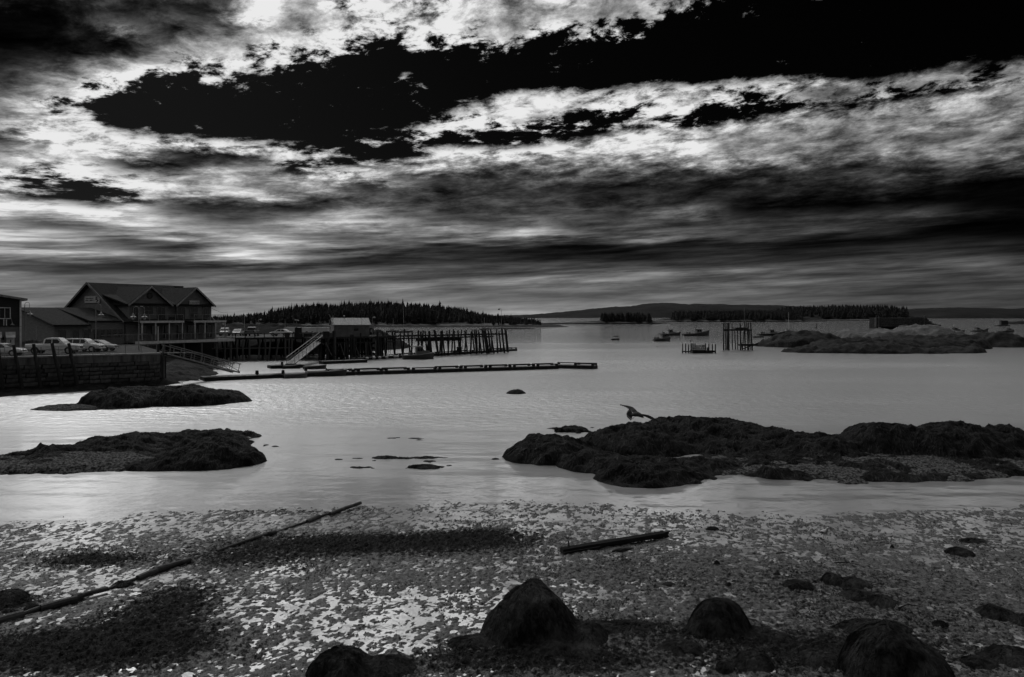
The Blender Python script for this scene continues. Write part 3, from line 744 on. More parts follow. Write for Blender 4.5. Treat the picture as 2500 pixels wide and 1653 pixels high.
boulder('wide low heap of rockweed spread before the right-hand boulders', [dome(1590, 1730, 1610, h=.14, b=.6), dome(1930, 2060, 1640, h=.2, b=.6), dome(1820, 1960, 1580, h=.12, b=.5)], .045, 71, 3500, .4, .02)
boulder('flat mound of weed, nearest the middle of the right mud', [dome(1898, 2000, 1449, h=.18, b=.6), dome(2000, 2060, 1436, h=.26, b=.5), dome(2030, 2140, 1446, h=.18, b=.6)], .05, 73, 2400, .4, .025)
boulder('double mound of weed with a stick on its right', [dome(2045, 2140, 1474, h=.2, b=.6), dome(2115, 2195, 1490, h=.22, b=.5)], .05, 75, 1800, .4, .025)
boulder('narrow weed bank far out on the right mud', [dome(2300, 2385, 1364, h=.22, b=.6), dome(2330, 2420, 1332, h=.1, b=.5)], .06, 77, 900, .4, .03)
boulder('ragged weed bank by the right edge of the mud', [dome(2370, 2490, 1522, h=.16, b=.7), dome(2460, 2560, 1545, h=.18, b=.6), dome(2265, 2325, 1542, h=.1, b=.4)], .05, 79, 2000, .4, .025)
boulder('heap of weed in the bottom right corner', [dome(2380, 2560, 1640, h=.18, b=.8), dome(2330, 2450, 1650, h=.12, b=.6)], .05, 81, 2600, .4, .022)
boulder('dark weed heap by the broken pipe at the left edge', [dome(-40, 75, 1494, h=.3, b=.8)], .06, 83, 1200, .45, .03)
for i, (px, py, w, h_) in enumerate([(1750, 1378, 13, .16), (1780, 1431, 10, .14), (1896, 1406, 16, .13), (1633, 1431, 30, .1), (1740, 1292, 22, .14), (1672, 1431, 8, .08), (2178, 1336, 9, .12), (1215, 1437, 8, .07), (2225, 1500, 10, .1), (1800, 1442, 12, .05)]):
    hf = field([dome(px - w, px + w, py + 4, h=h_, b=w * .0085)], .03, (.02, 4), (.01, 9), 90 + i, .25, .12, .03)
    t, _ = ledge('stone', ['round dark stone lying alone, farther out on the right mud', 'small dark stone nearer than the lone round one', 'stubby dark stone out near the flat weed mound', 'flat dark stone right of the biggest boulder top',
        'dark stone out near the water beyond the log end', 'tiny pebble beside the flat dark stone', 'small stone well right of the standing white gull', 'little dark stone left of the biggest boulder top', 'small stone right of the double weed mound', 'flat chip of stone beside the small dark stone'][i], 'stone', hf, M['shore_rock'])
    t['group'] = 'loose stones on the mud'

# ================================================================ far shores: hills, islands, spruce woods
def shore_material(name, forest, rock, weed, z1, z2):
    m = bpy.data.materials.new(name); m.use_nodes = True; t = m.node_tree; t.nodes.clear()
    b = N(t, 'ShaderNodeBsdfPrincipled'); o = N(t, 'ShaderNodeOutputMaterial'); t.links.new(b.outputs[0], o.inputs[0])
    g = N(t, 'ShaderNodeNewGeometry'); s = N(t, 'ShaderNodeSeparateXYZ'); t.links.new(g.outputs['Position'], s.inputs[0])
    n = N(t, 'ShaderNodeTexNoise'); n.inputs['Scale'].default_value = .12; n.inputs['Detail'].default_value = 6; t.links.new(g.outputs['Position'], n.inputs['Vector'])
    zz_ = val(t, 'ADD', s.outputs[2], val(t, 'MULTIPLY', val(t, 'SUBTRACT', n.outputs['Fac'], .5), (z2 - z1) * 1.2))
    a = rng(t, zz_, z1 * .9, z1 * 1.1 + .2); c = rng(t, zz_, z2 * .9, z2 * 1.1)
    m1 = N(t, 'ShaderNodeMix', data_type='FLOAT'); t.links.new(a, m1.inputs[0]); m1.inputs[2].default_value = weed; m1.inputs[3].default_value = rock
    m2 = N(t, 'ShaderNodeMix', data_type='FLOAT'); t.links.new(c, m2.inputs[0]); t.links.new(m1.outputs[0], m2.inputs[2]); m2.inputs[3].default_value = forest
    t.links.new(val(t, 'MULTIPLY', m2.outputs[0], rng(t, n.outputs['Fac'], .3, .7, .7, 1.3)), b.inputs['Base Color'])
    b.inputs['Roughness'].default_value = .9; b.inputs['Specular IOR Level'].default_value = .1
    return m
M['shore'] = shore_material('island ground', .025, .12, .022, 1.3, 2.6)
M['far_hill'] = mat('wooded hill', .018, .95, .35, .006, spec=.05)
M['spruce'] = mat('spruce foliage', .030, .9, .6, .35, spec=.08)
M['spruce_far'] = mat('spruce foliage far', .030, .9, .5, .08, spec=.05)

def spruce_mesh(seed, h=1.0):
    r = random.Random(seed); g = G()
    g.cyl((0, 0, 0), (0, 0, .5 * h), .022, .012, 5)
    tiers = 8
    for i in range(tiers):
        f = i / (tiers - 1); z0 = h * (.10 + .78 * f); rad = h * (.20 * (1 - f) ** .85 + .018) * r.uniform(.8, 1.2); top = z0 + h * .20 * (1.05 - .45 * f)
        k = 9; vs = [(r.uniform(-.01, .01), r.uniform(-.01, .01), min(top, h))]
        for j in range(k):
            w = 2 * math.pi * (j + r.random() * .6) / k; q = rad * (1.0 if j % 2 else .52) * r.uniform(.65, 1.2)
            vs.append((q * math.cos(w), q * math.sin(w), z0 - h * r.uniform(0, .05)))
        g.add(vs, [(0, 1 + j, 1 + (j + 1) % k) for j in range(k)])
    return g
SPR = [spruce_mesh(s) for s in (1, 2, 3, 4, 5)]
SPR_ME = [mesh(g, M['spruce'], False, 'spruce', fix=False) for g in SPR]
SPR_NP = [(np.array(g.v), g.f) for g in SPR]
def wood(name, label, spots, parent_kind='stuff', cat='woodland'):
    """a far wood that reads as one mass: all the trees that are not singled out, joined"""
    cos, tris = [], []; off = 0
    for (x, y, z, h, w, k, a) in spots:
        V, F = SPR_NP[k]; ca, sa = math.cos(a) * h * w, math.sin(a) * h * w
        P = np.stack([V[:, 0] * ca - V[:, 1] * sa + x, V[:, 0] * sa + V[:, 1] * ca + y, V[:, 2] * h + z], -1)
        cos.append(P)
        tris += [tuple(i + off for i in f) for f in F if len(f) == 3]; off += len(V)
    me = np_mesh(np.concatenate(cos), np.array(tris), M['spruce'], False, name)
    o = link(name, me); tag(o, label, cat, kind='stuff'); return o
def lone(spots, label, group):
    for (x, y, z, h, w, k, a) in spots:
        o = link('spruce_tree', SPR_ME[k], None, (x, y, z), (0, 0, a), (h * w, h * w, h)); tag(o, label, 'tree', group)

# --- wooded hill across the harbour
def hill_field():
    prof_px = [200, 420, 530, 600, 660, 700, 760, 840, 900, 960, 1050, 1110, 1170, 1230, 1290, 1330]
    prof_py = [772, 771, 770, 767, 760, 753, 746, 741, 738, 740, 743, 750, 760, 767, 773, 790]
    xs = np.arange(-420, 60, 4.0); ys = np.arange(575, 1000, 5.0); XX, YY = np.meshgrid(xs, ys)
    pxx = 1250 + FPX * XX / 760.0
    top = EYE + (HOR - np.interp(pxx, prof_px, prof_py)) * 760 / FPX - 9.5
    top = np.maximum(top, 3.0) * (1 - sm(XX, -8, 32)) - 1.0 * sm(XX, 20, 40)
    front = 592 + 14 * fbm(XX * .02, YY * 0, 4, seed=3) + 26 * sm(XX, -60, 20)
    d = YY - front
    w = sm(d, 0, 150) * (1 - sm(YY, 850, 990))
    z = np.where(d > 0, np.minimum(3.0, 0.13 * d + .1) + w * np.maximum(top - 3, 0), d * .03)
    z = np.minimum(z, np.where(XX > -10, 3.0 - (XX + 10) * .055, 99)) + .3 * fbm(XX * .08, YY * .08, 3, seed=8)
    return HF(xs, ys, z)
HILL = hill_field()
o = link('wooded_hill', HILL.mesh(M['shore'], cut=-.4, name='hill')); tag(o, kind='structure')
o = link('reef', field([dome(1190, 1302, 803.6, h=.9, b=5, p=3)], 1.2, (.2, .2), (.1, .6), 5, .3, 3, .3).mesh(M['shore_rock'])); tag(o, 'low dark reef running out from the wooded hill', 'reef')
rt = np.random.RandomState(12)
tr = []
x = rt.uniform(-400, 26, 5200); y = rt.uniform(596, 900, 5200); z = HILL.at(x, y)
ok = z > np.where(x > -15, 1.2, 2.2); x, y, z = x[ok], y[ok], z[ok]
hh = rt.uniform(6.5, 12.5, len(x)) * np.interp(tx_ := 1250 + FPX * x / y, [480, 560, 640, 720, 1000, 1120, 1230, 1330], [.5, .55, .72, 1.0, 1.0, .9, .55, .45]) * (1 + .2 * fbm(x * .03, y * .03, 3, seed=4)) * np.where(rt.rand(len(x)) < .06, 1.25, 1.0); ww = rt.uniform(.85, 1.9, len(x)); kk = rt.randint(0, 5, len(x)); aa = rt.uniform(0, 6.28, len(x))
tx = 1250 + FPX * x / y; ty = HOR - FPX * (z + hh - EYE) / y
vis = (tx > 490) & (tx < 1345)
spots = np.stack([x, y, z - .3, hh, ww, kk, aa], -1)
sky_i = set()
for b0 in np.arange(495, 1345, 5.0):
    ii = np.where(vis & (tx >= b0) & (tx < b0 + 5))[0]
    if len(ii): sky_i.add(int(ii[np.argmin(ty[ii])]))
for i in np.argsort(y): 
    if vis[i] and int(i) not in sky_i and 560 < tx[i] < 1330: sky_i.add(int(i))
    if len(sky_i) >= 230: break
sky_l = sorted(sky_i); rest = [i for i in range(len(x)) if i not in sky_i]
conv = lambda A: [(r[0], r[1], r[2], r[3], r[4], int(r[5]), r[6]) for r in A]
lone(conv(spots[sky_l]), 'dark spruce on the wooded hill across the harbour', 'spruces of the wooded hill')
wood('spruce_wood', 'dense dark spruce wood covering the hill across the harbour', conv(spots[rest]))

# --- islets and the island to the right
def islet(name, label, ds, res, seed, m='shore', k=.6):
    hf = field(ds, res, (.35, .08), (.12, .3), seed, .2, 3, k)
    o = link(name, hf.mesh(M[m], cut=-.5, name=name)); tag(o, kind='structure'); return hf
h1 = islet('islet', '', [dome(1380, 1610, 791.5, h=3.2, b=22, p=4), dome(1440, 1640, 790, h=1.6, b=18, p=4), dome(1300, 1480, 791, h=1.4, b=14, p=4)], 2.5, 3)
def scatter(hf, n, zmin, h0, h1_, seed, px0, px1):
    r_ = np.random.RandomState(seed); x = r_.uniform(hf.xs[0], hf.xs[-1], n); y = r_.uniform(hf.ys[0], hf.ys[-1], n); z = hf.at(x, y)
    tx = 1250 + FPX * x / y; ok = (z > zmin) & (tx > px0) & (tx < px1); k = ok.sum()
    return np.stack([x[ok], y[ok], z[ok] - .3, r_.uniform(h0, h1_, k), r_.uniform(1.0, 2.1, k), r_.randint(0, 5, k), r_.uniform(0, 6, k)], -1)
sp = scatter(h1, 1500, 1.6, 6, 11.5, 5, 1468, 1590); sp = sp[np.argsort(sp[:, 1])]
lone(conv(sp[:26]), 'spruce on the small wooded islet in mid-harbour', 'spruces of the small islet'); wood('spruce_wood', 'clump of spruces filling the small islet in mid-harbour', conv(sp[26:]))
h2 = islet('low_shore', '', [dome(1600, 1960, 786, h=7, b=60, p=4), dome(1720, 2010, 785, h=8, b=60, p=4)], 5, 7)
wood('spruce_wood', 'low dark belt of trees on the point behind the pile cluster', conv(scatter(h2, 3000, 2.0, 6, 13, 6, 1640, 1960)))
h3 = islet('island', '', [dome(1870, 2120, 781.8, h=14, b=120, p=3), dome(1960, 2235, 782, h=15, b=130, p=3), dome(1760, 1960, 783, h=2.2, b=50, p=4), dome(1950, 2250, 783.5, h=2.0, b=40, p=4)], 7, 11, k=1.2)
sp = scatter(h3, 4200, 3, 8, 22, 8, 1895, 2215)
tx = 1250 + FPX * sp[:, 0] / sp[:, 1]; ty = sp[:, 2] + sp[:, 3]; sel = []
for b0 in np.arange(1895, 2215, 7.0):
    ii = np.where((tx >= b0) & (tx < b0 + 7))[0]
    if len(ii): sel.append(int(ii[np.argmax(ty[ii])]))
ss = set(sel)
lone(conv(sp[sel]), 'spruce on the skyline of the large island at the right', 'spruces of the large island'); wood('spruce_wood', 'spruce wood covering the large island at the right', conv(sp[[i for i in range(len(sp)) if i not in ss]]))

# --- distant ridges
def ridge_hill(name, Yc, depth, prof, res, seed):
    pxs, pys = zip(*prof)
    xs = np.arange((pxs[0] - 1250) * Yc / FPX, (pxs[-1] - 1250) * Yc / FPX, res); ys = np.linspace(Yc - depth, Yc + depth, 26)
    XX, YY = np.meshgrid(xs, ys)
    top = EYE + (HOR - np.interp(1250 + FPX * XX / Yc, pxs, pys)) * Yc / FPX
    f = 1 - ((YY - Yc) / depth) ** 2
    Z = top * np.clip(f, 0, 1) ** .7 * (1 + .03 * fbm(XX * .01, YY * .01, 3, seed=seed)) + res * .22 * fbm(XX * .8 / res, YY * .02, 2, seed=seed + 3) * np.clip(f * 3, 0, 1) - 2 * (f < .02)
    o = link(name, HF(xs, ys, Z).mesh(M['far_hill'], cut=-5, name=name)); tag(o, kind='structure')
ridge_hill('distant_ridge', 5200, 900, [(1180, 772), (1290, 769), (1340, 765), (1400, 759), (1450, 754), (1500, 749), (1540, 748), (1580, 742), (1625, 740), (1650, 742), (1670, 745), (1685, 742), (1760, 744), (1830, 745), (1900, 747), (1960, 750), (2060, 756), (2200, 764), (2300, 772)], 22, 2)
ridge_hill('distant_shore', 3600, 500, [(2130, 772), (2200, 757), (2260, 753), (2330, 751), (2400, 753), (2470, 756), (2540, 751), (2640, 745), (2800, 750)], 14, 5)
ridge_hill('distant_shore', 4200, 400, [(1255, 772), (1300, 768), (1380, 771), (1440, 771.5)], 16, 8)

# ================================================================ rocky island with the granite knoll (right)
hfD = field([dome(1843, 2080, 849, 814, 12), dome(1905, 2420, 864, 842, 9), dome(2060, 2380, 856, 820, 16), dome(2280, 2400, 853, 817, 12), dome(2362, 2492, 849, 813, 11), dome(2460, 2580, 847, 836, 6), dome(1960, 2200, 857, 828, 10)],
            .45, (1.0, .17), (.45, .6), 45.0, .2, 2, .5)
ledge('rock_island', 'long dark rocky island at the right, seaweed below its bare top', 'rock island', hfD, M['shore_rock'])
hfG = field([dome(2170, 2335, 0, 796, Yc=236, b=12, base=2.2), dome(2085, 2200, 0, 803, Yc=234, b=9, base=2.2), dome(2185, 2262, 0, 791, Yc=246, b=7, base=3.0), dome(2270, 2350, 0, 806, Yc=238, b=8, base=2.2), dome(2040, 2130, 0, 806, Yc=238, b=8, base=2.2)],
            .4, (.8, .2), (.16, .9), 52.0, .18, 1, .3)
t, _ = ledge('granite_knoll', 'smooth pale granite hump on top of the dark rocky island', 'granite knoll', hfG, M['granite'])
hfR = field([dome(2452, 2600, 791.5, 782, 12)], 2, (.8, .05), (.3, .3), 61.0, .2, 4, .8)
ledge('rock', 'low dark islet at the right edge, beside the floating hut', 'rock', hfR, M['shore_rock'])
hf = field([dome(1908, 1930, 859, h=.7, b=1.2)], .15, (.1, .7), (.04, 3), 63.0); ledge('rock', 'small rock off the near tip of the rocky island', 'rock', hf, M['shore_rock'])

# old stone enclosure on the knoll
def ruin():
    Yr = 250.0; z0 = 5.2
    t = thing('stone_enclosure', 'old dark stone enclosure with a sloping end wall, above the pale granite', 'ruin', ((2200 - 1250) * Yr / FPX, Yr, z0))
    L = t.location; x0 = (2136 - 1250) * Yr / FPX - L.x; x1 = (2262 - 1250) * Yr / FPX - L.x
    r = random.Random(4); me = None
    core = G(); core.poly([(x0 + .2, .3, -1.5), (x1 - .2, .3, -1.5), (x1 + 3.6, .3, -1.5), (x1 - .2, .3, 2.8), (x0 + .2, .3, 2.75)], (0, 4, 0)); put('core', core, M['shore_rock'], t)
    ub = G(); ub.box((0, 0, 0), (1, 1, 1), 0, .93); ume = mesh(ub, M['stone0'], False, 'block')
    rows_ = 5
    for i in range(rows_):
        z = -.1 + i * .58; xe = x1 + (rows_ - 1 - i) * .75; x = x0
        while x < xe - .3:
            w = min(r.uniform(.9, 2.0), xe - x); link('stone', ume, t, (x + w / 2, .05 + r.uniform(-.1, .1), z + .28), (r.uniform(-.04, .04), r.uniform(-.03, .03), r.uniform(-.05, .05)), (w * .96, .7, .54)); x += w
    for px, h in ((2137, 3.5), (2143, 3.2), (2254, 3.4)):
        g = G(); xx = (px - 1250) * Yr / FPX - L.x; g.cyl((xx, -.5, -.6), (xx + .1, -.45, h), .16, .13, 7); put('post', g, M['pale_pile'], t)
ruin()

# ================================================================ stone quay on the left
QC = (-43.0, 97.5); QD = (.8, .6); QA = math.atan2(.6, .8); ZQ = 3.9
def q2w(t, w=0.0): return (QC[0] + t * QD[0] - w * QD[1], QC[1] + t * QD[1] + w * QD[0])      # t along the wall (0 at the corner, negative to the left), w inland
# paved quay behind the wall, running on under the buildings
g = G()
pts = [q2w(-60, .5), q2w(-.3, .5), (-43.6, 100.5), (-57.5, 123.5), (-60.2, 128.6), (-66, 127.5), (-72, 150), (-160, 190), (-200, 60)]
g.poly([(x, y, .2) for x, y in pts], (0, 0, ZQ - .22)); o = put('quay', g, M['paving']); tag(o, kind='structure')
wall = thing('quay_wall', 'stepped granite block quay wall under a stained concrete top', 'quay wall', (QC[0], QC[1], 0), QA)
g = G(); g.box((-30, .66, 1.4), (60, .9, 3.4)); g.box((-.4, 8, 1.4), (.7, 14, 3.4)); put('core', g, M['shore_rock'], wall)
g = G(); g.box((-30, .42, 3.33), (60.1, .9, .78)); g.box((-.32, 7.5, 3.33), (.8, 13.2, .78)); put('concrete_cap', g, M['concrete'], wall)
g = G(); g.box((-30, .44, 3.83), (60.2, 1.02, .18)); put('coping', g, M['coping'], wall)
blk = []
for s in range(9):
    r = random.Random(20 + s); gg = G(); gg.box((0, 0, 0), (1, 1, 1)); gg.v = [(x * r.uniform(.93, 1.0), y * r.uniform(.8, 1.0), z * r.uniform(.9, 1.0)) for x, y, z in gg.v]
    gg.f = gg.f; blk.append(mesh(gg, M['stone%d' % (s % 3)], False, 'block'))
r = random.Random(3); z = .05
for i, hgt in enumerate((.50, .46, .52, .44, .50, .46)):
    x = -34.0 + r.uniform(0, .8)
    while x < -.1:
        w = min(r.choice((.7, .95, 1.2, 1.5, 1.9)) * r.uniform(.85, 1.15), -x); 
        if w > .25:
            hh_ = hgt * r.uniform(.86, .97)
            link('stone', r.choice(blk), wall, (x + w / 2, .10 + r.uniform(-.09, .10), z + hgt / 2), (0, r.uniform(-.02, .02), r.uniform(-.03, .03)), (w * .965, .5, hh_))
        x += w
    y = .5
    while y < 9:
        w = r.uniform(.8, 1.7); link('stone', r.choice(blk), wall, (-.02 + r.uniform(-.05, .05), y + w / 2, z + hgt / 2), (0, 0, math.pi / 2), (w * .96, .5, hgt * .93)); y += w
    z += hgt
# mud bank along the foot of the wall
xs = np.arange(-80, -34, .3); ys = np.arange(58, 116, .3); XX, YY = np.meshgrid(xs, ys)
tq = (XX - QC[0]) * QD[0] + (YY - QC[1]) * QD[1]; wq = -(XX - QC[0]) * QD[1] + (YY - QC[1]) * QD[0]
wid = np.interp(tq, [-40, -20, -14, -7, -1, 3], [7.5, 6.0, 4.6, 3.2, 1.6, .5])
zb = .55 * (1 - (-wq) / wid) + .1 * fbm(XX * .7, YY * .7, 4, seed=6) + .06 * fbm(XX * 3, YY * 3, 2, seed=4)
zb = np.where(tq > .5, zb - (tq - .5) * .6, zb); zb = np.where(wq > 1, -1, zb)
o = link('mud_bank', HF(xs, ys, zb).mesh(M['weed_rock'], cut=-.1, name='bank')); tag(o, kind='structure')
# rocky bank under the wharf building
xs = np.arange(-100, -26, .45); ys = np.arange(96, 190, .45); XX, YY = np.meshgrid(xs, ys)
ed = np.interp(YY, [96, 100, 108, 120, 135, 150, 190], [-43, -42.2, -42.2, -45, -51, -57, -63])
zb = (ed - XX) * .24 + .75 * ridge(XX * .3, YY * .3, 4, seed=9) - .3 + .15 * fbm(XX * 1.2, YY * 1.2, 3, seed=2); zb = np.minimum(zb, np.interp(YY, [112, 124, 140], [.9, 1.2, 3.0]) + 1.1 * ridge(XX * .45, YY * .45, 4, seed=7) - .6) + .25 * fbm(XX * 1.6, YY * 1.6, 3, seed=12); zb = np.where(wq_ := (-(XX - QC[0]) * QD[1] + (YY - QC[1]) * QD[0]) < .5, -1, zb)
o = link('shore_bank', HF(xs, ys, zb).mesh(M['weed_rock'], cut=-.3, name='bank')); tag(o, kind='structure')
g = G(); a_ = (-43.75, 100.4); b_ = (-57.6, 123.6); an_ = math.atan2(b_[1] - a_[1], b_[0] - a_[0]); g.box(((a_[0] + b_[0]) / 2, (a_[1] + b_[1]) / 2, 1.8), (math.dist(a_, b_), .5, 4.1), an_)
o = put('return_wall', g, M['shore_rock']); tag(o, 'dark rough retaining wall running back under the gabled building', 'retaining wall')
# dark scrubby bank behind the parking wharf
xs = np.arange(-150, -22, .9); ys = np.arange(164, 232, .9); XX, YY = np.meshgrid(xs, ys)
zb = (YY - 170 - np.interp(XX, [-90, -50, -36, -28], [-6, 0, 12, 34])) * .22 + 1.5 * ridge(XX * .12, YY * .12, 4, seed=5) - .9
zb = np.minimum(zb, np.interp(XX, [-150, -60, -45, -36, -30, -26], [6.2, 6.0, 5.2, 4.6, 2.0, -1]) + 1.3 * fbm(XX * .35, YY * .35, 4, seed=8) + .5 * fbm(XX * 1.1, YY * 1.1, 2, seed=3)) * (1 - sm(YY, 216, 230)) - .3
o = link('scrub_bank', HF(xs, ys, zb).mesh(M['far_hill'], cut=-.4, name='bank')); tag(o, kind='structure')
# fender piles leaning on the wall
fp = [((33, 842), (57, 956)), ((82, 840), (101, 951)), ((127, 838), (153, 950)), ((168, 838), (191, 946)), ((-4, 850), (8, 962))]
fl = ['leaning fender pile, first of four from the left, before a parked car', 'leaning fender pile in front of the pickup rear wheel', 'leaning fender pile across the pickup front door', 'leaning fender pile across the pickup bonnet', 'fender pile cut by the left edge of the picture']
for ((ax, ay), (bx, by)), lab in zip(fp, fl):
    p1, tt = on_line(bx, q2w(0, -.75), QD); p1.z = -.2
    p0, tt = on_line(ax, q2w(0, -.30), QD); p0.z = EYE - (ay - HOR) * p0.y / FPX
    g = G(); g.tube([p1, p1.lerp(p0, .4) + Vector((.03, 0, 0)), p1.lerp(p0, .75) - Vector((.02, 0, 0)), p0], .20, 9, .17); o = put('fender_pile', g, M['pile'])
    o.location = p1; o.data.transform(Matrix.Translation(-p1)); tag(o, lab, 'pile', 'fender piles on the quay wall')
# railing on top: posts, two rails and wire mesh
rail = thing('quay_railing', 'low wire mesh railing along the top of the stone quay', 'railing', (QC[0], QC[1], ZQ + .02), QA)
pg = G(); pg.box((0, 0, .5), (.05, .05, 1.0)); pme = mesh(pg, M['alu'], False, 'post')
for i in range(21): link('post', pme, rail, (-.25 - i * 1.75, .5, 0))
for zz_, s_ in ((1.0, .05), (.12, .03)):
    g = G(); g.beam((-36, .5, zz_), (-.2, .5, zz_), s_, s_); put('rail', g, M['alu'], rail)
g = G()
for i in range(238):
    x = -.25 - i * .15; g.beam((x, .5, .1), (x, .5, 1.0), .009, .009)
for i in range(6): g.beam((-36, .5, .12 + i * .15), (-.2, .5, .12 + i * .15), .009, .009)
o = put('wire_mesh', g, M['alu'], rail); o['kind'] = 'stuff'
g = G()
for x, y, w, d, h in ((-.9, 2.2, 1.2, .5, .8), (-2.2, 3.0, .5, .4, .7)): g.box((x, y, h / 2), (w, d, h))

# ================================================================ street lamps
def lamp_head(t, x, y, z):
    g = G(); g.lathe((x, y, z), [(.05, .34), (.10, .30), (.16, .10), (.21, .0), (.40, -.10), (.41, -.13), (.20, -.10)], 12); put('lamp_shade', g, M['steel_post'], t)
    g = G(); g.lathe((x, y, z - .12), [(.16, 0), (.19, -.12), (.15, -.27), (.06, -.34)], 10); put('lamp_globe', g, M['lamp_glass'], t)
def arc(x0, x1, z, n=9):
    r_ = (x1 - x0) / 2; return [(x0 + r_ - r_ * math.cos(math.pi * i / (n - 1)), 0, z + abs(r_) * math.sin(math.pi * i / (n - 1))) for i in range(n)]
def lamp(px, ytop, yshade, arms, Yc, label, z0=ZQ):
    t = thing('street_lamp', label, 'street lamp', ((px - 1250) * Yc / FPX, Yc, z0), 0, 'goose-neck lamps on the quay')
    s = Yc / FPX; ztop = EYE - (ytop - HOR) * s - z0; zs = EYE - (yshade - HOR) * s - z0
    g = G(); hi = max(ztop - max(abs(a) for a in arms) * s / 2, zs + .3)
    g.cyl((0, 0, 0), (0, 0, .5), .11, .09, 10); g.cyl((0, 0, .5), (0, 0, hi), .065, .045, 8); put('post', g, M['steel_post'], t)
    for a in arms:
        g = G(); g.tube(arc(0, a * s, hi) + [(a * s, 0, zs + .3)], .03, 6); put('arm', g, M['steel_post'], t)
        lamp_head(t, a * s, 0, zs + .05)
    return t
lamp(60.5, 738, 766, (12,), 104, 'goose-neck street lamp beside the dark shop corner, hook to the right')
lamp(234, 742, 768, (13,), 113, 'goose-neck street lamp in front of the long low wing')
lamp(339, 748, 773, (-13.5, 14), 106, 'twin-armed goose-neck street lamp in front of the balconies')

# ================================================================ buildings
def opening(parent, x, z, w, h, y=-.02, frame=True, mull=1, trans=0, m='glass', trim='mid_wall', name='window', ax='x', fw=.07):
    """window or glazed door in a wall whose outer face lies at local y; ax='y' for a wall along the y axis"""
    def P(a, b, c): return (a, b, c) if ax == 'x' else (b, a, c)
    def B(gg, c, d): gg.box(P(*c), P(*d)) if ax == 'x' else gg.box((c[1], c[0], c[2]), (d[1], d[0], d[2]))
    g = G(); B(g, (x, y, z + h / 2), (w, .06, h)); o = put(name, g, M[m], parent)
    f = G()
    for sx_ in (-1, 1): B(f, (x + sx_ * (w / 2 + fw / 2), y - .02, z + h / 2), (fw, .10, h + 2 * fw))
    for zz_ in (z - fw / 2, z + h + fw / 2): B(f, (x, y - .022, zz_), (w, .10, fw))
    for i in range(mull): B(f, (x - w / 2 + w * (i + 1) / (mull + 1), y - .04, z + h / 2), (.05, .04, h))
    for i in range(trans): B(f, (x, y - .042, z + h * (i + 1) / (trans + 1)), (w, .035, .05))
    fo = put('frame', f, M[trim], None); fo.parent = o
    return o
def roof_slab(g, a, b, c, d, th=.22):
    n = (Vector(b) - Vector(a)).cross(Vector(d) - Vector(a)).normalized(); n = n if n.z > 0 else -n
    lo = [Vector(p) for p in (a, b, c, d)]; up = [p + n * th for p in lo]
    g.add(lo + up, [(0, 1, 2, 3), (7, 6, 5, 4), (0, 4, 5, 1), (1, 5, 6, 2), (2, 6, 7, 3), (3, 7, 4, 0)])

# --- big gabled building
BA = (-63.6, 131.5); BR = math.radians(60); ZB = 4.3
bld = thing('gabled_building', 'large dark shingled building with two front gables and white-posted balconies', 'building', (BA[0], BA[1], ZB), BR)
L_, RW, ZE, ZR, ZL = 18.0, 9.5, 6.2, 9.65, 3.35      # length, ridge distance back, dormer eave, ridge, low eave (above the deck)
g = G()
g.poly([(0, 0, 0), (0, 0, ZL), (0, RW, ZR - .15), (0, 19, ZL), (0, 19, 0)], (.25, 0, 0)); put('gable_wall', g, M['shingle_wall'], bld)
g = G(); g.poly([(L_ - .25, 0, 0), (L_ - .25, 0, ZL), (L_ - .25, RW, ZR - .15), (L_ - .25, 19, ZL), (L_ - .25, 19, 0)], (.25, 0, 0)); put('gable_wall', g, M['shingle_wall'], bld)
g = G(); g.box((L_ / 2, .15, 1.6), (L_ - .52, .3, 3.4)); put('front_wall', g, M['shingle_wall'], bld)
rf = G(); sl = (ZR - ZL) / RW
roof_slab(rf, (-.7, -.5, ZL - .5 * sl), (L_ - 2.0, -.5, ZL - .5 * sl), (L_ - 2.0, RW, ZR), (-.7, RW, ZR)); roof_slab(rf, (-.7, 19.5, ZL - .5 * sl), (L_ + .5, 19.5, ZL - .5 * sl), (L_ + .5, RW + .01, ZR), (-.7, RW + .01, ZR))
ro = put('roof', rf, M['roof'], bld)
g = G(); g.beam((-.78, -.6, ZL - .55 * sl + .05), (-.78, RW, ZR + .1), .07, .34); g.beam((-.78, 19.5, ZL - .4 * sl), (-.78, RW, ZR + .1), .07, .34); put('barge_board', g, M['mid_wall'], bld)
# dormer block with the two gables
for x0, x1, xp, zp in ((.6, 8.1, 4.4, 9.0), (9.7, 17.1, 13.4, 9.1)):
    g = G(); g.poly([(x0, .02, 3.3), (x1, .02, 3.3), (x1, .02, ZE), (xp, .02, zp - .1), (x0, .02, ZE)], (0, .24, 0)); put('front_gable', g, M['shingle_wall'], bld)
    g = G(); g.box((x0 + .12, 3.2, 4.75), (.22, 6, 2.9)); g.box((x1 - .12, 3.2, 4.75), (.22, 6, 2.9)); put('cheek_wall', g, M['shingle_wall'], bld)
    g = G(); k = (zp - ZE) / (xp - x0)
    roof_slab(g, (x0 - .45, -.55, ZE - .45 * k), (x0 - .45, 8.2, ZE - .45 * k), (xp, 8.2, zp), (xp, -.55, zp)); roof_slab(g, (x1 + .45, -.55, ZE - .45 * k), (x1 + .45, 8.2, ZE - .45 * k), (xp + .01, 8.2, zp), (xp + .01, -.55, zp)); put('gable_roof', g, M['roof'], bld)
    g = G(); g.beam((x0 - .5, -.6, ZE - .5 * k + .02), (xp, -.6, zp + .05), .06, .26); g.beam((x1 + .5, -.6, ZE - .5 * k + .02), (xp, -.6, zp + .05), .06, .26); put('barge_board', g, M['steel_post'], bld)
g = G(); g.box((8.9, .6, 4.7), (1.6, .24, 3.0)); put('link_wall', g, M['shingle_wall'], bld)
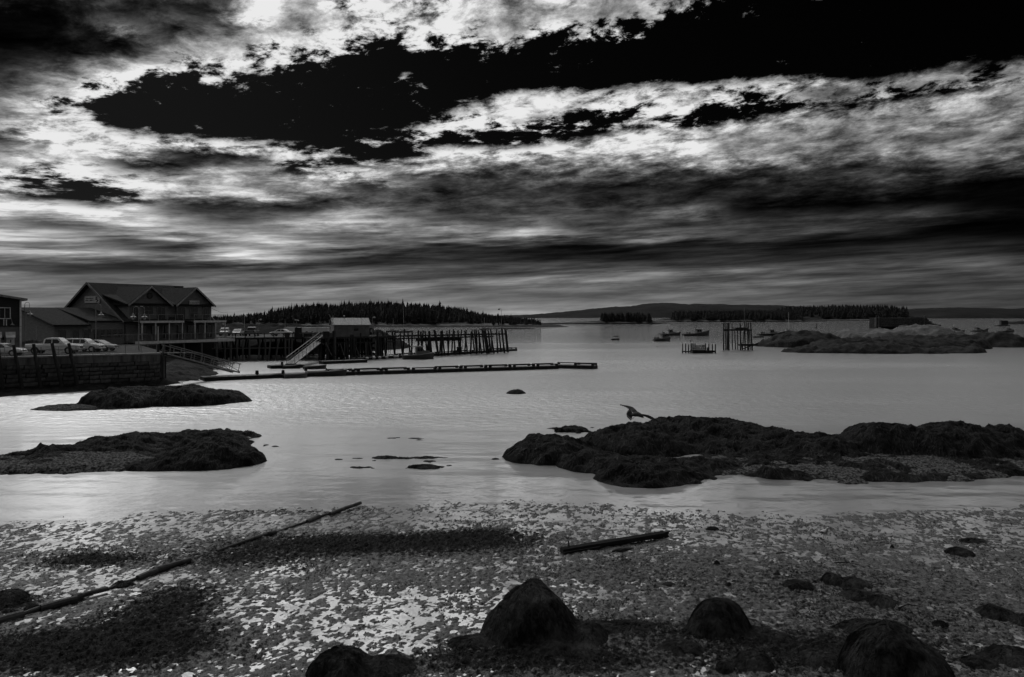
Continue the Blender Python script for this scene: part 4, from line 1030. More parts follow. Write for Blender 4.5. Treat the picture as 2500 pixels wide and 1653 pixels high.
g = G(); roof_slab(g, (-.2, -.35, 5.95), (L_ - .9, -.35, 5.95), (L_ - .9, 6.0, 7.55), (-.2, 6.0, 7.55)); put('shed_roof', g, M['roof'], bld)
g = G(); g.cyl((4.4, -.06, 7.55), (4.4, .06, 7.55), .55, .55, 18); put('round_window', g, M['dark_wall'], bld)
g = G(); g.cyl((4.4, -.09, 7.55), (4.4, -.03, 7.55), .32, .32, 16); put('round_pane', g, M['glass'], bld)
for x, z, w, h, mu, tn in ((1.7, 3.5, 1.3, 2.1, 1, 0), (4.1, 4.3, 1.7, 1.5, 1, 1), (6.6, 3.5, 1.5, 2.1, 1, 0), (10.6, 3.5, 1.5, 2.15, 1, 0), (13.3, 3.95, 1.5, 1.7, 1, 1), (15.9, 3.95, 1.4, 1.7, 2, 0),
                           (3.0, .3, 1.6, 2.2, 1, 0), (5.4, .9, 1.5, 1.6, 1, 0), (7.6, .3, 1.6, 2.2, 1, 0), (10.4, .3, 1.4, 2.2, 0, 0), (12.6, .9, 1.7, 1.6, 1, 0), (14.8, .9, 1.4, 1.6, 1, 0), (16.6, .3, 1.1, 2.2, 0, 0)):
    opening(bld, x, z, w, h, -.02 if z < 3 else -.02, mull=mu, trans=tn, trim='mid_wall')
for x, z in ((2.9, 6.0), (5.9, 6.0), (11.6, 6.0), (15.0, 6.0)):
    g = G(); g.lathe((x, -.22, z), [(.05, .2), (.19, 0), (.17, -.05)], 9); g.beam((x, -.22, z + .2), (x, .02, z + .25), .04, .04); put('wall_lamp', g, M['black'], bld)
# balconies, white posts and rails
def balcony(x0, x1, posts):
    g = G(); g.box(((x0 + x1) / 2, -1.25, 3.24), (x1 - x0, 2.44, .16)); put('balcony_floor', g, M['grey_wood'], bld)
    g = G(); g.box(((x0 + x1) / 2, -2.52, 3.16), (x1 - x0 + .2, .10, .36)); g.box((x1 + .06, -1.25, 3.16), (.10, 2.4, .34)); put('balcony_beam', g, M['white_trim'], bld)
    for x in posts:
        g = G(); g.box((x, -2.42, 1.55), (.16, .16, 2.84)); put('balcony_post', g, M['white_trim'], bld)
    g = G(); g.beam((x0, -2.5, 4.36), (x1, -2.5, 4.36), .07, .05); g.beam((x1, -2.5, 4.36), (x1, -.1, 4.36), .07, .05); put('top_rail', g, M['steel_post'], bld)
    n = max(3, int((x1 - x0) / 1.45))
    for i in range(n + 1):
        g = G(); x = x0 + (x1 - x0) * i / n; g.box((x, -2.5, 3.84), (.06, .06, 1.04)); put('rail_post', g, M['steel_post'], bld)
    g = G()
    for i in range(int((x1 - x0) / .13)): g.box((x0 + .06 + i * .13, -2.5, 3.84), (.018, .018, .98))
    put('baluster', g, M['dark_wall'], bld)['kind'] = 'stuff'
balcony(1.0, 9.2, (1.3, 3.8, 6.4, 9.0))
balcony(11.4, 18.2, (11.6, 13.7, 16.0, 18.1))
# lower deck on piles
g = G(); g.box((9.7, -.9, -.14), (19.8, 3.6, .2)); put('deck', g, M['grey_wood'], bld)
g = G(); g.box((9.9, -2.78, -.26), (20.2, .14, .46)); g.box((19.9, -.9, -.26), (.14, 3.6, .44)); put('deck_beam', g, M['white_trim'], bld)
for i in range(16):
    g = G(); x = .4 + i * 1.28; g.box((x, -2.62, .55), (.06, .06, 1.1)); put('rail_post', g, M['steel_post'], bld)
g = G(); g.beam((-6.0, -2.62, 1.12), (19.7, -2.62, 1.12), .07, .05); put('top_rail', g, M['steel_post'], bld)
g = G()
for i in range(150): g.box((.4 + i * .13, -2.62, .55), (.016, .016, 1.0))
put('baluster', g, M['dark_wall'], bld)['kind'] = 'stuff'
for i, x in enumerate((2.2, 5.4, 9.3, 13.0, 16.2, 19.4)):
    for w in (-2.4, 1.2):
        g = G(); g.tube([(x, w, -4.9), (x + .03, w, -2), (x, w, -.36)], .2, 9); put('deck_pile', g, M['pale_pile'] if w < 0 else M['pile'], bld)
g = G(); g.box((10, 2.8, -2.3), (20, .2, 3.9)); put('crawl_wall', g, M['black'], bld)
# signs on the gables
def sign(parent, x, z, w, h, label_ax, bars, emblem):
    g = G()
    if label_ax == 'y': g.box((-.10, x, z), (.08, w, h))
    else: g.box((x, -.10, z), (w, .08, h))
    s = put('sign', g, M['sign_white'], parent)
    ink = G()
    for (a, b, c, d) in bars:
        if label_ax == 'y': ink.box((-.15, x - (a + b) / 2 * w, z + (c + d) / 2 * h), (.02, (b - a) * w, (d - c) * h))
        else: ink.box((x + (a + b) / 2 * w, -.15, z + (c + d) / 2 * h), ((b - a) * w, .02, (d - c) * h))
    q = put('lettering', ink, M['sign_ink'], None); q.parent = s
    if emblem:
        e = G()
        for k in range(7):
            a = emblem[0] + .05 * math.sin(k * 1.1); zz_ = -.36 + .12 * k
            if label_ax == 'y': e.box((-.15, x - a * w, z + zz_ * h), (.02, .075 * w, .11 * h))
        for da, dz in ((.05, .33), (-.06, .36), (.07, .12), (-.07, -.02), (.09, -.2)): e.box((-.15, x - (emblem[0] + da) * w, z + dz * h), (.02, .05 * w, .10 * h))
        q = put('emblem', e, M['sign_ink'], None); q.parent = s
# rows of unreadable letters, as strokes
def letters(a, b, z0, z1, n, seed):
    r_ = random.Random(seed); out = []; w = (b - a) / n
    for i in range(n):
        if r_.random() < .08: continue
        x = a + i * w; out.append((x, x + w * .28, z0, z1))
        if r_.random() < .75: out.append((x + w * .28, x + w * .78, z1 - (z1 - z0) * .28, z1 - .001))
        if r_.random() < .6: out.append((x + w * .28, x + w * .78, z0 + .001, z0 + (z1 - z0) * .28))
        if r_.random() < .5: out.append((x + w * .55, x + w * .78, z0 + (z1 - z0) * .3, z1 - (z1 - z0) * .3))
    return out
sign(bld, 9.0, 6.95, 4.2, 1.15, 'y', letters(-.44, -.16, -.26, -.08, 7, 1) + letters(-.13, .16, -.24, -.05, 8, 2) + letters(-.42, .12, .08, .2, 16, 3), (.33,))
sign(bld, 13.3, 6.55, 2.1, .72, 'x', letters(-.40, .10, -.22, -.02, 8, 4) + letters(.14, .42, -.25, .2, 3, 6), None)
for w in (9.2, 8.0):
    g = G(); g.cyl((-.35, w, 4.35), (-.35, w, 4.95), .09, .09, 7); g.lathe((-.35, w, 5.0), [(.10, .0), (.19, .12), (.12, .26)], 8); g.beam((-.35, w, 4.6), (0, w, 4.6), .05, .05); put('wall_lamp', g, M['white_trim'], bld)

# --- long low wing to its left
WA = (-63.6 - .5 * 11.8, 131.5 - .866 * 11.8); WZ = ZQ
wg = thing('low_wing', 'long low shingled wing with a row of dark windows, left of the gabled building', 'building', (WA[0], WA[1], WZ), BR)
WL, WE, WR, WD = 11.7, 3.15, 5.7, 9.2
g = G(); g.box((WL / 2, .15, WE / 2), (WL - .3, .3, WE)); put('front_wall', g, M['shingle_wall'], wg)
g = G(); g.poly([(0, 0, 0), (0, 0, WE), (0, WD, WR - .1), (0, 18, WE), (0, 18, 0)], (.15, 0, 0)); put('gable_wall', g, M['shingle_wall'], wg)
g = G(); k = (WR - WE) / WD
roof_slab(g, (-.5, -.6, WE - .6 * k), (5.5, -.6, WE - .6 * k), (5.5, WD, WR), (-.5, WD, WR)); roof_slab(g, (5.5, -.25, WE + .42), (WL - .05, -.25, WE + .42), (WL - .05, WD, WR + .02), (5.5, WD, WR + .02)); roof_slab(g, (-.5, 18.6, WE - .6 * k), (WL - .05, 18.6, WE - .6 * k), (WL - .05, WD, WR), (-.5, WD, WR)); put('roof', g, M['roof'], wg)
g = G(); g.beam((-.54, -.65, WE - .65 * k + .05), (-.54, WD, WR + .1), .06, .26); put('barge_board', g, M['dark_wall'], wg)
g = G(); g.box((8.6, .1, WE + .22), (6.2, .2, .42)); put('fascia', g, M['shingle_wall'], wg)
for x, w, h, z in ((1.2, 1.0, 2.1, .25), (3.3, .95, 1.7, .7), (5.0, .9, 1.7, .7), (6.6, .85, 1.7, .7), (7.7, .75, 1.25, 1.1), (8.75, .75, 1.25, 1.1), (9.8, .75, 1.25, 1.1), (10.8, .7, 1.25, 1.1)):
    opening(wg, x, z, w, h, -.02, mull=0, trim='shingle_wall', fw=.06)
g = G(); g.cyl((5.9, -.12, .2), (5.9, -.12, 3.1), .05, .05, 6); put('downpipe', g, M['steel_post'], wg)
g = G(); g.box((5.75, -.14, 2.2), (.22, .22, .5)); put('meter_box', g, M['alu'], wg)
# low fenced terrace in front of the wing's right half
fen = thing('terrace_railing', 'thin wire railing of the terrace between wing and balconies', 'railing', (WA[0], WA[1], WZ), BR)
g = G(); g.beam((8.0, -2.6, 1.6), (14.0, -2.6, 1.6), .06, .05); put('rail', g, M['alu'], fen)
for i in range(6):
    g = G(); g.box((8.0 + i * 1.15, -2.6, .8), (.05, .05, 1.6)); put('post', g, M['alu'], fen)
g = G()
for i in range(44): g.beam((8.0 + i * .14, -2.6, .1), (8.0 + i * .14, -2.6, 1.6), .008, .008)
put('wire_mesh', g, M['steel_post'], fen)['kind'] = 'stuff'

# --- dark two-storey shop at the left edge
SA = (-61.6, 100.0)
sh = thing('dark_shop', 'dark two-storey shop with white doors, cut by the left edge', 'building', (SA[0], SA[1], ZQ), QA)
g = G(); g.box((-4, .2, 1.6), (8, .4, 3.2)); put('lower_wall', g, M['mid_wall'], sh)
g = G(); g.poly([(-8, -.06, 3.2), (0, -.06, 3.2), (0, -.06, 6.55), (-8, -.06, 7.9)], (0, 7, 0)); put('upper_wall', g, M['dark_wall'], sh)
g = G(); g.box((-.12, 3.6, 1.6), (.24, 6.4, 3.2)); put('side_wall', g, M['mid_wall'], sh)
g = G(); roof_slab(g, (-8.2, -.55, 7.95), (.75, -.55, 6.45), (.75, 7.3, 6.45), (-8.2, 7.3, 7.95), .26); put('roof', g, M['metal_roof'], sh)
g = G(); g.box((.05, -.10, 1.6), (.2, .22, 3.2)); g.box((.05, -.13, 4.9), (.2, .24, 3.3)); put('corner_board', g, M['white_trim'], sh)
opening(sh, -1.62, 4.25, 1.05, 1.25, -.09, mull=1, trim='white_trim', fw=.10)
for x in (-1.45, -1.72):
    g = G(); g.box((x, -.11, 3.72), (.11, .05, .74)); put('sign_board', g, M['white_trim'], sh)
for x in (-1.02, -2.45):
    g = G(); g.box((x, -.04, 1.05), (.86, .10, 2.1)); d = put('door', g, M['white_paint'], sh)
    g = G(); g.box((x, -.12, 2.35), (1.06, .12, .42)); g.poly([(x - .53, -.16, 2.14), (x + .53, -.16, 2.14), (x + .5, -.55, 1.84), (x - .5, -.55, 1.84)], (0, .02, .05)); q = put('awning', g, M['white_paint'], None); q.parent = d
    g = G(); g.box((x + .02, -.11, 1.4), (.10, .05, .34)); q = put('door_sign', g, M['black'], None); q.parent = d
g = G(); g.lathe((-.85, -.4, 3.42), [(.04, .3), (.10, .12), (.26, 0), (.24, -.04)], 9); g.tube([(-.95, -.1, 4.3), (-.95, -.35, 4.3), (-.87, -.4, 3.7)], .025, 5); put('wall_lamp', g, M['steel_post'], sh)
g = G(); g.box((-1.78, -.05, 1.75), (.2, .12, .34)); put('wall_lamp', g, M['black'], sh)
# power line from the gabled roof to the wood
p0 = atY(517, 753, 148); p1 = atY(556, 762, 330); g = G(); g.tube([p0.lerp(p1, i / 8) + Vector((0, 0, -.5 * math.sin(math.pi * i / 8))) for i in range(9)], .035, 4); o = put('power_line', g, M['black']); tag(o, 'thin overhead line running from the gabled building to the woods', 'power line')

# ================================================================ timber wharf, pier and floats
def piles(t, lst, m='pile', rad=.17, n=7):
    """lst: (top px, top py, bottom px, bottom py or None, Y at the top, Y at the bottom)"""
    for (ax, ay, bx, Ya, Yb) in lst:
        a = atY(ax, ay, Ya); b = Vector(((bx - 1250) * Yb / FPX, Yb, -.5))
        g = G(); r = rad * R.uniform(.85, 1.2)
        g.tube([b, b.lerp(a, .5) + Vector((R.uniform(-.04, .04), R.uniform(-.04, .04), 0)), a], r * 1.08, n, r * .86); put('pile', g, M[m], t, world=True)
ZW = 4.25
WP0, WP1 = Vector((-54.5, 150.5, 0)), Vector((-35.2, 158.0, 0))           # front edge of the parking wharf
wh = thing('parking_wharf', 'broad timber wharf carrying parked vehicles, on tall worn piles', 'wharf', (WP0.x, WP0.y, 0))
def wl(t, w=0.0):
    d = (WP1 - WP0); d.normalize(); nrm = Vector((-d.y, d.x, 0)); return WP0 + d * t + nrm * w
WLEN = (WP1 - WP0).length
ang_w = math.atan2(WP1.y - WP0.y, WP1.x - WP0.x)
g = G(); c = wl(WLEN / 2 - 2, 15); g.box((c.x, c.y, ZW - .15), (WLEN + 6, 30, .3), ang_w); put('deck', g, M['dark_wood'], wh, world=True)
for w_, z_, hh_ in ((-.06, ZW - .05, .32), (-.05, ZW - 1.95, .2)):
    g = G(); a, b = wl(-3.5, w_), wl(WLEN + (1 if z_ > 3 else -8), w_); a.z = b.z = z_; g.beam(a, b, .25, hh_); put('edge_beam', g, M['dark_wood' if z_ > 3 else 'grey_wood'], wh, world=True)
for i, px in enumerate((549, 579, 593, 609, 635, 648, 661, 681, 697, 706, 713)):
    p, tt = on_line(px, wl(0, -.25), (WP1 - WP0)); 
    lean = (0, 0, 0, 0, -4, 0, -6, -9, 0, 0, 0)[i]
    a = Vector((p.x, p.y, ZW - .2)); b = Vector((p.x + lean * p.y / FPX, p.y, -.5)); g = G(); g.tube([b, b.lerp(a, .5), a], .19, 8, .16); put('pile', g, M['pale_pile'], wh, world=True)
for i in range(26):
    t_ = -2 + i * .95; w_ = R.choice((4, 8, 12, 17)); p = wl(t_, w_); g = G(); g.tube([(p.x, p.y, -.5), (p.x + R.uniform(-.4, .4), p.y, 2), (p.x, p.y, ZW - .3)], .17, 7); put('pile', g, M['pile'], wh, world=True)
for i in range(14):
    a = wl(-3 + i * 1.75, -.15); a.z = ZW; g = G(); g.beam(a, (a.x, a.y, ZW + R.uniform(.75, 1.05)), .13, .13); put('rail_post', g, M['dark_wood'], wh, world=True)
for i in range(7):
    a, b = wl(-3 + i * 3.4, -.2), wl(-3 + i * 3.4 + 3.2, -.2); a.z = ZW + .8 + R.uniform(-.06, .06); b.z = ZW + .8; g = G(); g.beam(a, b, .06, .14); put('rail', g, M['grey_wood' if i % 2 else 'dark_wood'], wh, world=True)

# pier reaching out to the right
PP0, PP1 = Vector((-35.0, 152.5, 0)), Vector((-1.0, 184.5, 0)); PD_ = (PP1 - PP0).normalized(); PN = Vector((-PD_.y, PD_.x, 0)); PLEN = (PP1 - PP0).length; PA = math.atan2(PD_.y, PD_.x)
pier = thing('timber_pier', 'long old timber pier on a forest of leaning piles', 'pier', (PP0.x, PP0.y, 0))
ZP = 4.35
def pier_Y(px, w=0.0):
    q_ = PP0 + PN * w; return on_line(px, q_, PD_)[0].y
def slab(t0, t1, w0, w1, z, th, m, nm='deck'):
    c = PP0 + PD_ * ((t0 + t1) / 2) + PN * ((w0 + w1) / 2); g = G(); g.box((c.x, c.y, z - th / 2), (t1 - t0, w1 - w0, th), PA); put(nm, g, M[m], pier, world=True)
slab(-2, 14.5, -.8, 9, ZP - .02, .28, 'dark_wood'); slab(14.5, PLEN - .5, .5, 3.6, ZP, .22, 'dark_wood')
for t0, t1, w_, z_, h_ in ((13, PLEN - .2, .42, ZP - .05, .30), (14, PLEN - .2, 3.7, ZP - .08, .30), (-2, 15, -.86, ZP - .08, .34), (14, PLEN - 4, .5, ZP - .55, .28), (-2, 15, -.8, ZP - 1.1, .2)):
    a, b = PP0 + PD_ * t0 + PN * w_, PP0 + PD_ * t1 + PN * w_; a.z = b.z = z_; g = G(); g.beam(a, b, .28, h_); put('stringer', g, M['dark_wood'], pier, world=True)
# lower platform hung under the deck
slab(22.8, 33.5, .7, 3.2, ZP - .75, .55, 'dark_wood', 'under_beam')
c4 = lambda x, y: (780 + x / 7.84, 720 + y / 7.84); c5 = lambda x, y: (1040 + x / 7.84, 720 + y / 7.84)
front = [(c4, 1205, 690, 1290), (c4, 1290, 690, 1268), (c4, 1392, 700, 1455), (c4, 1447, 680, 1440), (c4, 1540, 700, 1605), (c4, 1632, 655, 1590), (c4, 1690, 700, 1742), (c4, 1776, 690, 1760), (c4, 1892, 680, 1888), (c4, 1985, 680, 1955), (c4, 1938, 700, 1985), (c4, 2022, 690, 2065), (c4, 2095, 690, 2110), (c4, 2200, 665, 2285), (c4, 2330, 690, 2345),
         (c5, 62, 690, 18), (c5, 62, 690, 112), (c5, 155, 680, 240), (c5, 178, 690, 250), (c5, 290, 690, 262), (c5, 312, 680, 362), (c5, 400, 690, 440), (c5, 450, 670, 418), (c5, 525, 660, 488), (c5, 540, 690, 560), (c5, 612, 680, 650), (c5, 682, 665, 640), (c5, 740, 680, 800), (c5, 772, 670, 735), (c5, 880, 665, 935), (c5, 922, 660, 972), (c5, 960, 660, 985), (c5, 1000, 670, 1072), (c5, 1075, 655, 1122), (c5, 1105, 680, 1172),
         (c5, 1190, 665, 1240), (c5, 1235, 660, 1308), (c5, 1255, 700, 1262), (c5, 1350, 660, 1375), (c5, 1395, 700, 1440), (c5, 1450, 640, 1508), (c5, 1512, 660, 1562), (c5, 870, 700, 850), (c5, 1020, 720, 1020)]
lst = []
for i, (cf, x, y, xb) in enumerate(front):
    ax, ay = cf(x, y); bx, _ = cf(xb, 0); w = (0.0, 3.9, .2, 3.4)[i % 4] - .1
    Ya = pier_Y(ax, w); lst.append((ax, ay, bx, Ya, Ya - .4))
piles(pier, lst, 'pile', .19)
piles(pier, [(c5(1512, 660)[0] + 2, 804, c5(1562, 0)[0] + 2, pier_Y(1235, 1.2), pier_Y(1235, 1.2)), (c5(1105, 0)[0] + 3, 806, c5(1172, 0)[0] + 4, pier_Y(1186, .9), pier_Y(1186, .6))], 'pile', .26)
lst = []
for (xt, yt, xb) in [(160, 760, 150), (215, 750, 228), (255, 700, 250), (300, 690, 300), (330, 800, 322), (385, 850, 430), (440, 860, 470), (500, 850, 545), (560, 850, 520), (605, 760, 600), (650, 840, 690), (700, 820, 660), (790, 730, 760), (850, 850, 880), (905, 860, 940), (960, 850, 1000), (1000, 800, 985), (1080, 820, 1080), (1110, 690, 1140), (1160, 830, 1190), (1235, 830, 1275), (270, 690, 280), (640, 760, 640), (720, 850, 740)]:
    ax, ay = c4(xt, yt); bx, _ = c4(xb, 0); Ya = pier_Y(ax, R.choice((-1.0, -.9, 3, 6))); lst.append((ax, ay, bx, Ya, Ya - .2))
piles(pier, lst, 'pile', .2)
lst = []
for i in range(46):
    px = R.uniform(778, 935); w = R.uniform(-.6, 8.5); Ya = pier_Y(px, w); lst.append((px, 0, px + R.uniform(-5, 5), Ya, Ya))
lst = [(ax, HOR + (EYE - ZP + .2) * FPX / Ya, bx, Ya, Yb) for ax, _, bx, Ya, Yb in lst]
piles(pier, lst, 'pile', .2, 6)
for w_ in (1.5, 5.0):
    for z_ in (.9, 2.0, 3.1):
        a, b = PP0 + PD_ * .5 + PN * w_, PP0 + PD_ * 13.5 + PN * w_; a.z = z_ + .2; b.z = z_ - .2; g = G(); g.beam(a, b, .12, .45); put('wale', g, M['dark_wood'], pier, world=True)
for i, (x, y0, y1) in enumerate(((300, 660, 1290), (480, 900, 1280), (888, 900, 1250), (1075, 860, 1200))):
    ax, ay = c4(x, y0); Ya = pier_Y(ax, -1.3); a = atY(ax, ay, Ya); g = G(); g.tube([(a.x + .05, a.y, -.4), (a.x, a.y, 2), a], .13, 7, .10); put('pile', g, M['pale_pile'], pier, world=True)
# ladders between the piles
def ladder(px, y0, y1, w, wd=.45):
    Ya = pier_Y(px, w); a, b = atY(px, y0, Ya), atY(px + .6, y1, Ya); g = G()
    for s_ in (-1, 1): g.beam(a + PD_ * (s_ * wd / 2), b + PD_ * (s_ * wd / 2), .07, .07)
    n = int((a.z - b.z) / .33)
    for i in range(n): q_ = a.lerp(b, (i + .5) / n); g.beam(q_ - PD_ * (wd / 2), q_ + PD_ * (wd / 2), .05, .05)
    put('ladder', g, M['pile'], pier, world=True)
for px, y0, y1, w in ((951, 818, 864, -.3), (1026, 826, 842, -.3), (1048, 826, 860, -.3), (1127, 830, 852, -.3), (1191, 822, 846, -.3)): ladder(px, y0, y1, w)
# cross bracing under the shed end
for i in range(11):
    px = 795 + i * 12; Ya = pier_Y(px, -.95); a = atY(px, 838 + R.uniform(-3, 8), Ya); b = atY(px + R.uniform(6, 16) * R.choice((-1, 1)), 868 + R.uniform(-6, 8), Ya); g = G(); g.beam(a, b, .06, .18); put('brace', g, M['grey_wood' if i % 3 == 0 else 'dark_wood'], pier, world=True)
for i in range(7):
    px = 775 + i * 6; Ya = pier_Y(px, 2) if px > 800 else 158; a = atY(px, 862 + (i % 3) * 9, Ya); g = G(); g.beam(a, a + Vector((1.0, .2, 0)), .1, .12); put('brace', g, M['grey_wood'], pier, world=True)

# fish shed and booth on the pier
SY = pier_Y(860, 2.5)
s0 = atY(815, 0, SY - 3.2); s0.z = ZP; s1 = on_line(902, s0, Vector((.93, .36, 0)))[0]
SHL = (s1 - s0).to_2d().length; SA_ = math.atan2(s1.y - s0.y, s1.x - s0.x)
shed = thing('fish_shed', 'small grey boarded shed with a ribbed pale metal roof, on the pier', 'shed', (s0.x, s0.y, ZP), SA_)
sw = .0775; HW = (822 - 792) * sw; HR = 2.9
g = G(); g.box((SHL / 2, .1, HW / 2), (SHL, .2, HW)); put('front_wall', g, M['mid_wall'], shed)
g = G(); 
for x in (.1, SHL - .1): g.poly([(x - .1, .2, 0), (x - .1, .2, HW), (x - .1, 2.4, HW + 1.25), (x - .1, 4.6, HW), (x - .1, 4.6, 0)], (.2, 0, 0))
put('gable_wall', g, M['mid_wall'], shed)
g = G(); roof_slab(g, (-.25, -.25, HW - .05), (SHL + .25, -.25, HW - .05), (SHL + .25, 2.4, HW + 1.30), (-.25, 2.4, HW + 1.30), .07); roof_slab(g, (-.25, 5.05, HW - .05), (SHL + .25, 5.05, HW - .05), (SHL + .25, 2.4, HW + 1.31), (-.25, 2.4, HW + 1.31), .07); ro = put('roof', g, M['metal_roof'], shed)
g = G(); n = 30
for i in range(n + 1):
    x = -.22 + (SHL + .44) * i / n; g.beam((x, -.27, HW + .04), (x, 2.4, HW + 1.39), .05, .06)
o = put('roof_rib', g, M['metal_roof']); o.parent = ro; o['kind'] = 'stuff'
for i in range(16):
    g = G(); x = SHL * (i + .5) / 16; g.box((x, -.02, HW / 2 - .05), (SHL / 16 * .9, .04, HW - .1 - .15 * (i % 3 == 0))); put('wall_board', g, M['mid_wall'], shed)
g = G(); g.box((SHL * .62, -.06, HW * .62), (.9, .06, .5)); put('window', g, M['glass'], shed)
g = G(); g.box((SHL * .875, -.055, HW * .5), (.12, .05, HW)); g.box((SHL * .60, -.06, HW * .84), (1.1, .05, .22)); put('trim', g, M['grey_wood'], shed)
g = G(); g.tube([(-.1, .5, HW - .2), (-.1, .5, HW + 1.9)], .07, 7); g.tube([(-.2, .2, HW + .9), (-.95, .1, HW + 2.05)], .06, 6); put('stove_pipe', g, M['alu'], shed)
g = G(); g.cyl((2.4, 2.4, HW + 1.3), (2.4, 2.4, HW + 1.7), .09, .09, 7); g.lathe((2.4, 2.4, HW + 1.68), [(.16, 0), (.2, .1), (.05, .22)], 8); put('roof_vent', g, M['metal_roof'], shed)
g = G(); g.cyl((5.4, -.3, HW), (5.4, -.3, HW + 2.5), .03, .015, 5); put('whip_aerial', g, M['alu'], shed)
b0 = atY(903, 0, pier_Y(903, 1.2)); b0.z = ZP
booth = thing('pier_booth', 'tiny booth with a pale hipped roof beside the fish shed', 'booth', (b0.x, b0.y, ZP), SA_)
g = G(); g.box((.35, .5, 1.0), (.8, 1.0, 1.25)); put('wall', g, M['dark_wood'], booth)
g = G(); g.box((.35, .5, 1.95), (1.15, 1.5, .62), 0, .75); put('roof', g, M['metal_roof'], booth)
g = G(); g.box((.35, -.03, 1.15), (.4, .05, .5)); put('window', g, M['white_trim'], booth)

# floating docks
def float_dock(name, label, p, q, width, parts_, ztop=.48, rails=True, m='dark_wood', gap=True):
    p, q = Vector(p), Vector(q); d = (q - p).normalized(); nrm = Vector((-d.y, d.x, 0)); L = (q - p).length; a = math.atan2(d.y, d.x)
    t = thing(name, label, 'floating dock', (p.x, p.y, 0), a)
    for i in range(parts_):
        l = L / parts_; x = l * (i + .5)
        g = G(); g.box((x, width / 2, (ztop - .35) / 2 - .03 + R.uniform(-.02, .02)), (l - .12, width, ztop + .35 - .04)); fl_ = put('float', g, M[m], t)
        g = G(); k = max(3, int(l / .9))
        g.box((x, width / 2, ztop + .0 + R.uniform(-.012, .012)), (l - .16, width + .06, .05)); o_ = put('deck', g, M['grey_wood'], None); o_.parent = fl_
        if rails:
            for w_ in (.12, width - .12):
                r0 = x - l / 2 + .12; n_ = max(1, int(l / 3.0)); s_ = (l - .2) / n_
                for j in range(n_):
                    if R.random() < .06: continue
                    g = G(); g.beam((r0 + j * s_ + .05, w_, ztop + .30), (r0 + (j + 1) * s_ - .05, w_, ztop + .30), .15, .14)
                    for e in (.28, s_ - .28): g.box((r0 + j * s_ + e, w_, ztop + .12), (.45, .16, .22))
                    o_ = put('bull_rail', g, M['dark_wood'], None); o_.parent = fl_
    return t
D1 = float_dock('floating_dock', 'long low floating dock with timber bull rails, nearest across the cove', (-26.0, 112.2, 0), (7.5, 127.6, 0), 1.9, 9)
D1b = float_dock('floating_dock', 'short dock end section askew at the far tip of the long dock', (6.6, 129.2, 0), (13.1, 126.6, 0), 2.0, 1, .52)
D0 = float_dock('floating_dock', 'broad landing float under the foot of the pale gangway', (-39.8, 103.2, 0), (-26.4, 112.0, 0), 2.6, 3, .46, False)
D2 = float_dock('floating_dock', 'narrow float moored in front of the pier piles', (-29.6, 151.0, 0), (1.3, 194.0, 0), 1.6, 9, .45, True)
D3 = float_dock('floating_dock', 'short float with white fenders by the foot of the steep gangway', (-33.0, 139.5, 0), (-26.2, 145.0, 0), 1.8, 2, .5, False)
D4 = float_dock('floating_dock', 'small landing float where the steep gangway comes down', (-38.6, 127.6, 0), (-33.8, 130.4, 0), 2.4, 1, .48, False)
for i, (x, y) in enumerate(((920, 0), (1050, 1), (1160, 2), (1290, 3), (1450, 4), (1495, 5), (2180 - 40, 6))):
    px = 780 + x / 7.84; d2 = Vector((30.9, 43.0, 0)); p = on_line(px, (-29.6, 150.85), d2)[0]
    g = G(); g.lathe((0, 0, 0), [(.05, -.2), (.24, -.12), (.32, .08), (.24, .3), (.06, .38)], 9); o = put('fender_buoy', g, M['white_trim'], None, True); o.location = (p.x, p.y - .35, .25); tag(o, ('first', 'second', 'third', 'fourth', 'fifth', 'sixth', 'last')[i] + ' pale ball fender from the left on the float before the pier', 'fender', 'ball fenders on the pier float')
# crates, ladder and small gear on the outer float of the pier
g = G(); g.box((0, 0, .55), (1.1, .8, 1.1)); p = on_line(1121, (-29.6, 151.3), (30.9, 43.0))[0]; bx_ = put('bait_box', g, M['dark_wood']); bx_.location = (p.x, p.y + .6, .5); tag(bx_, 'dark square box standing on the float under the pier', 'box')

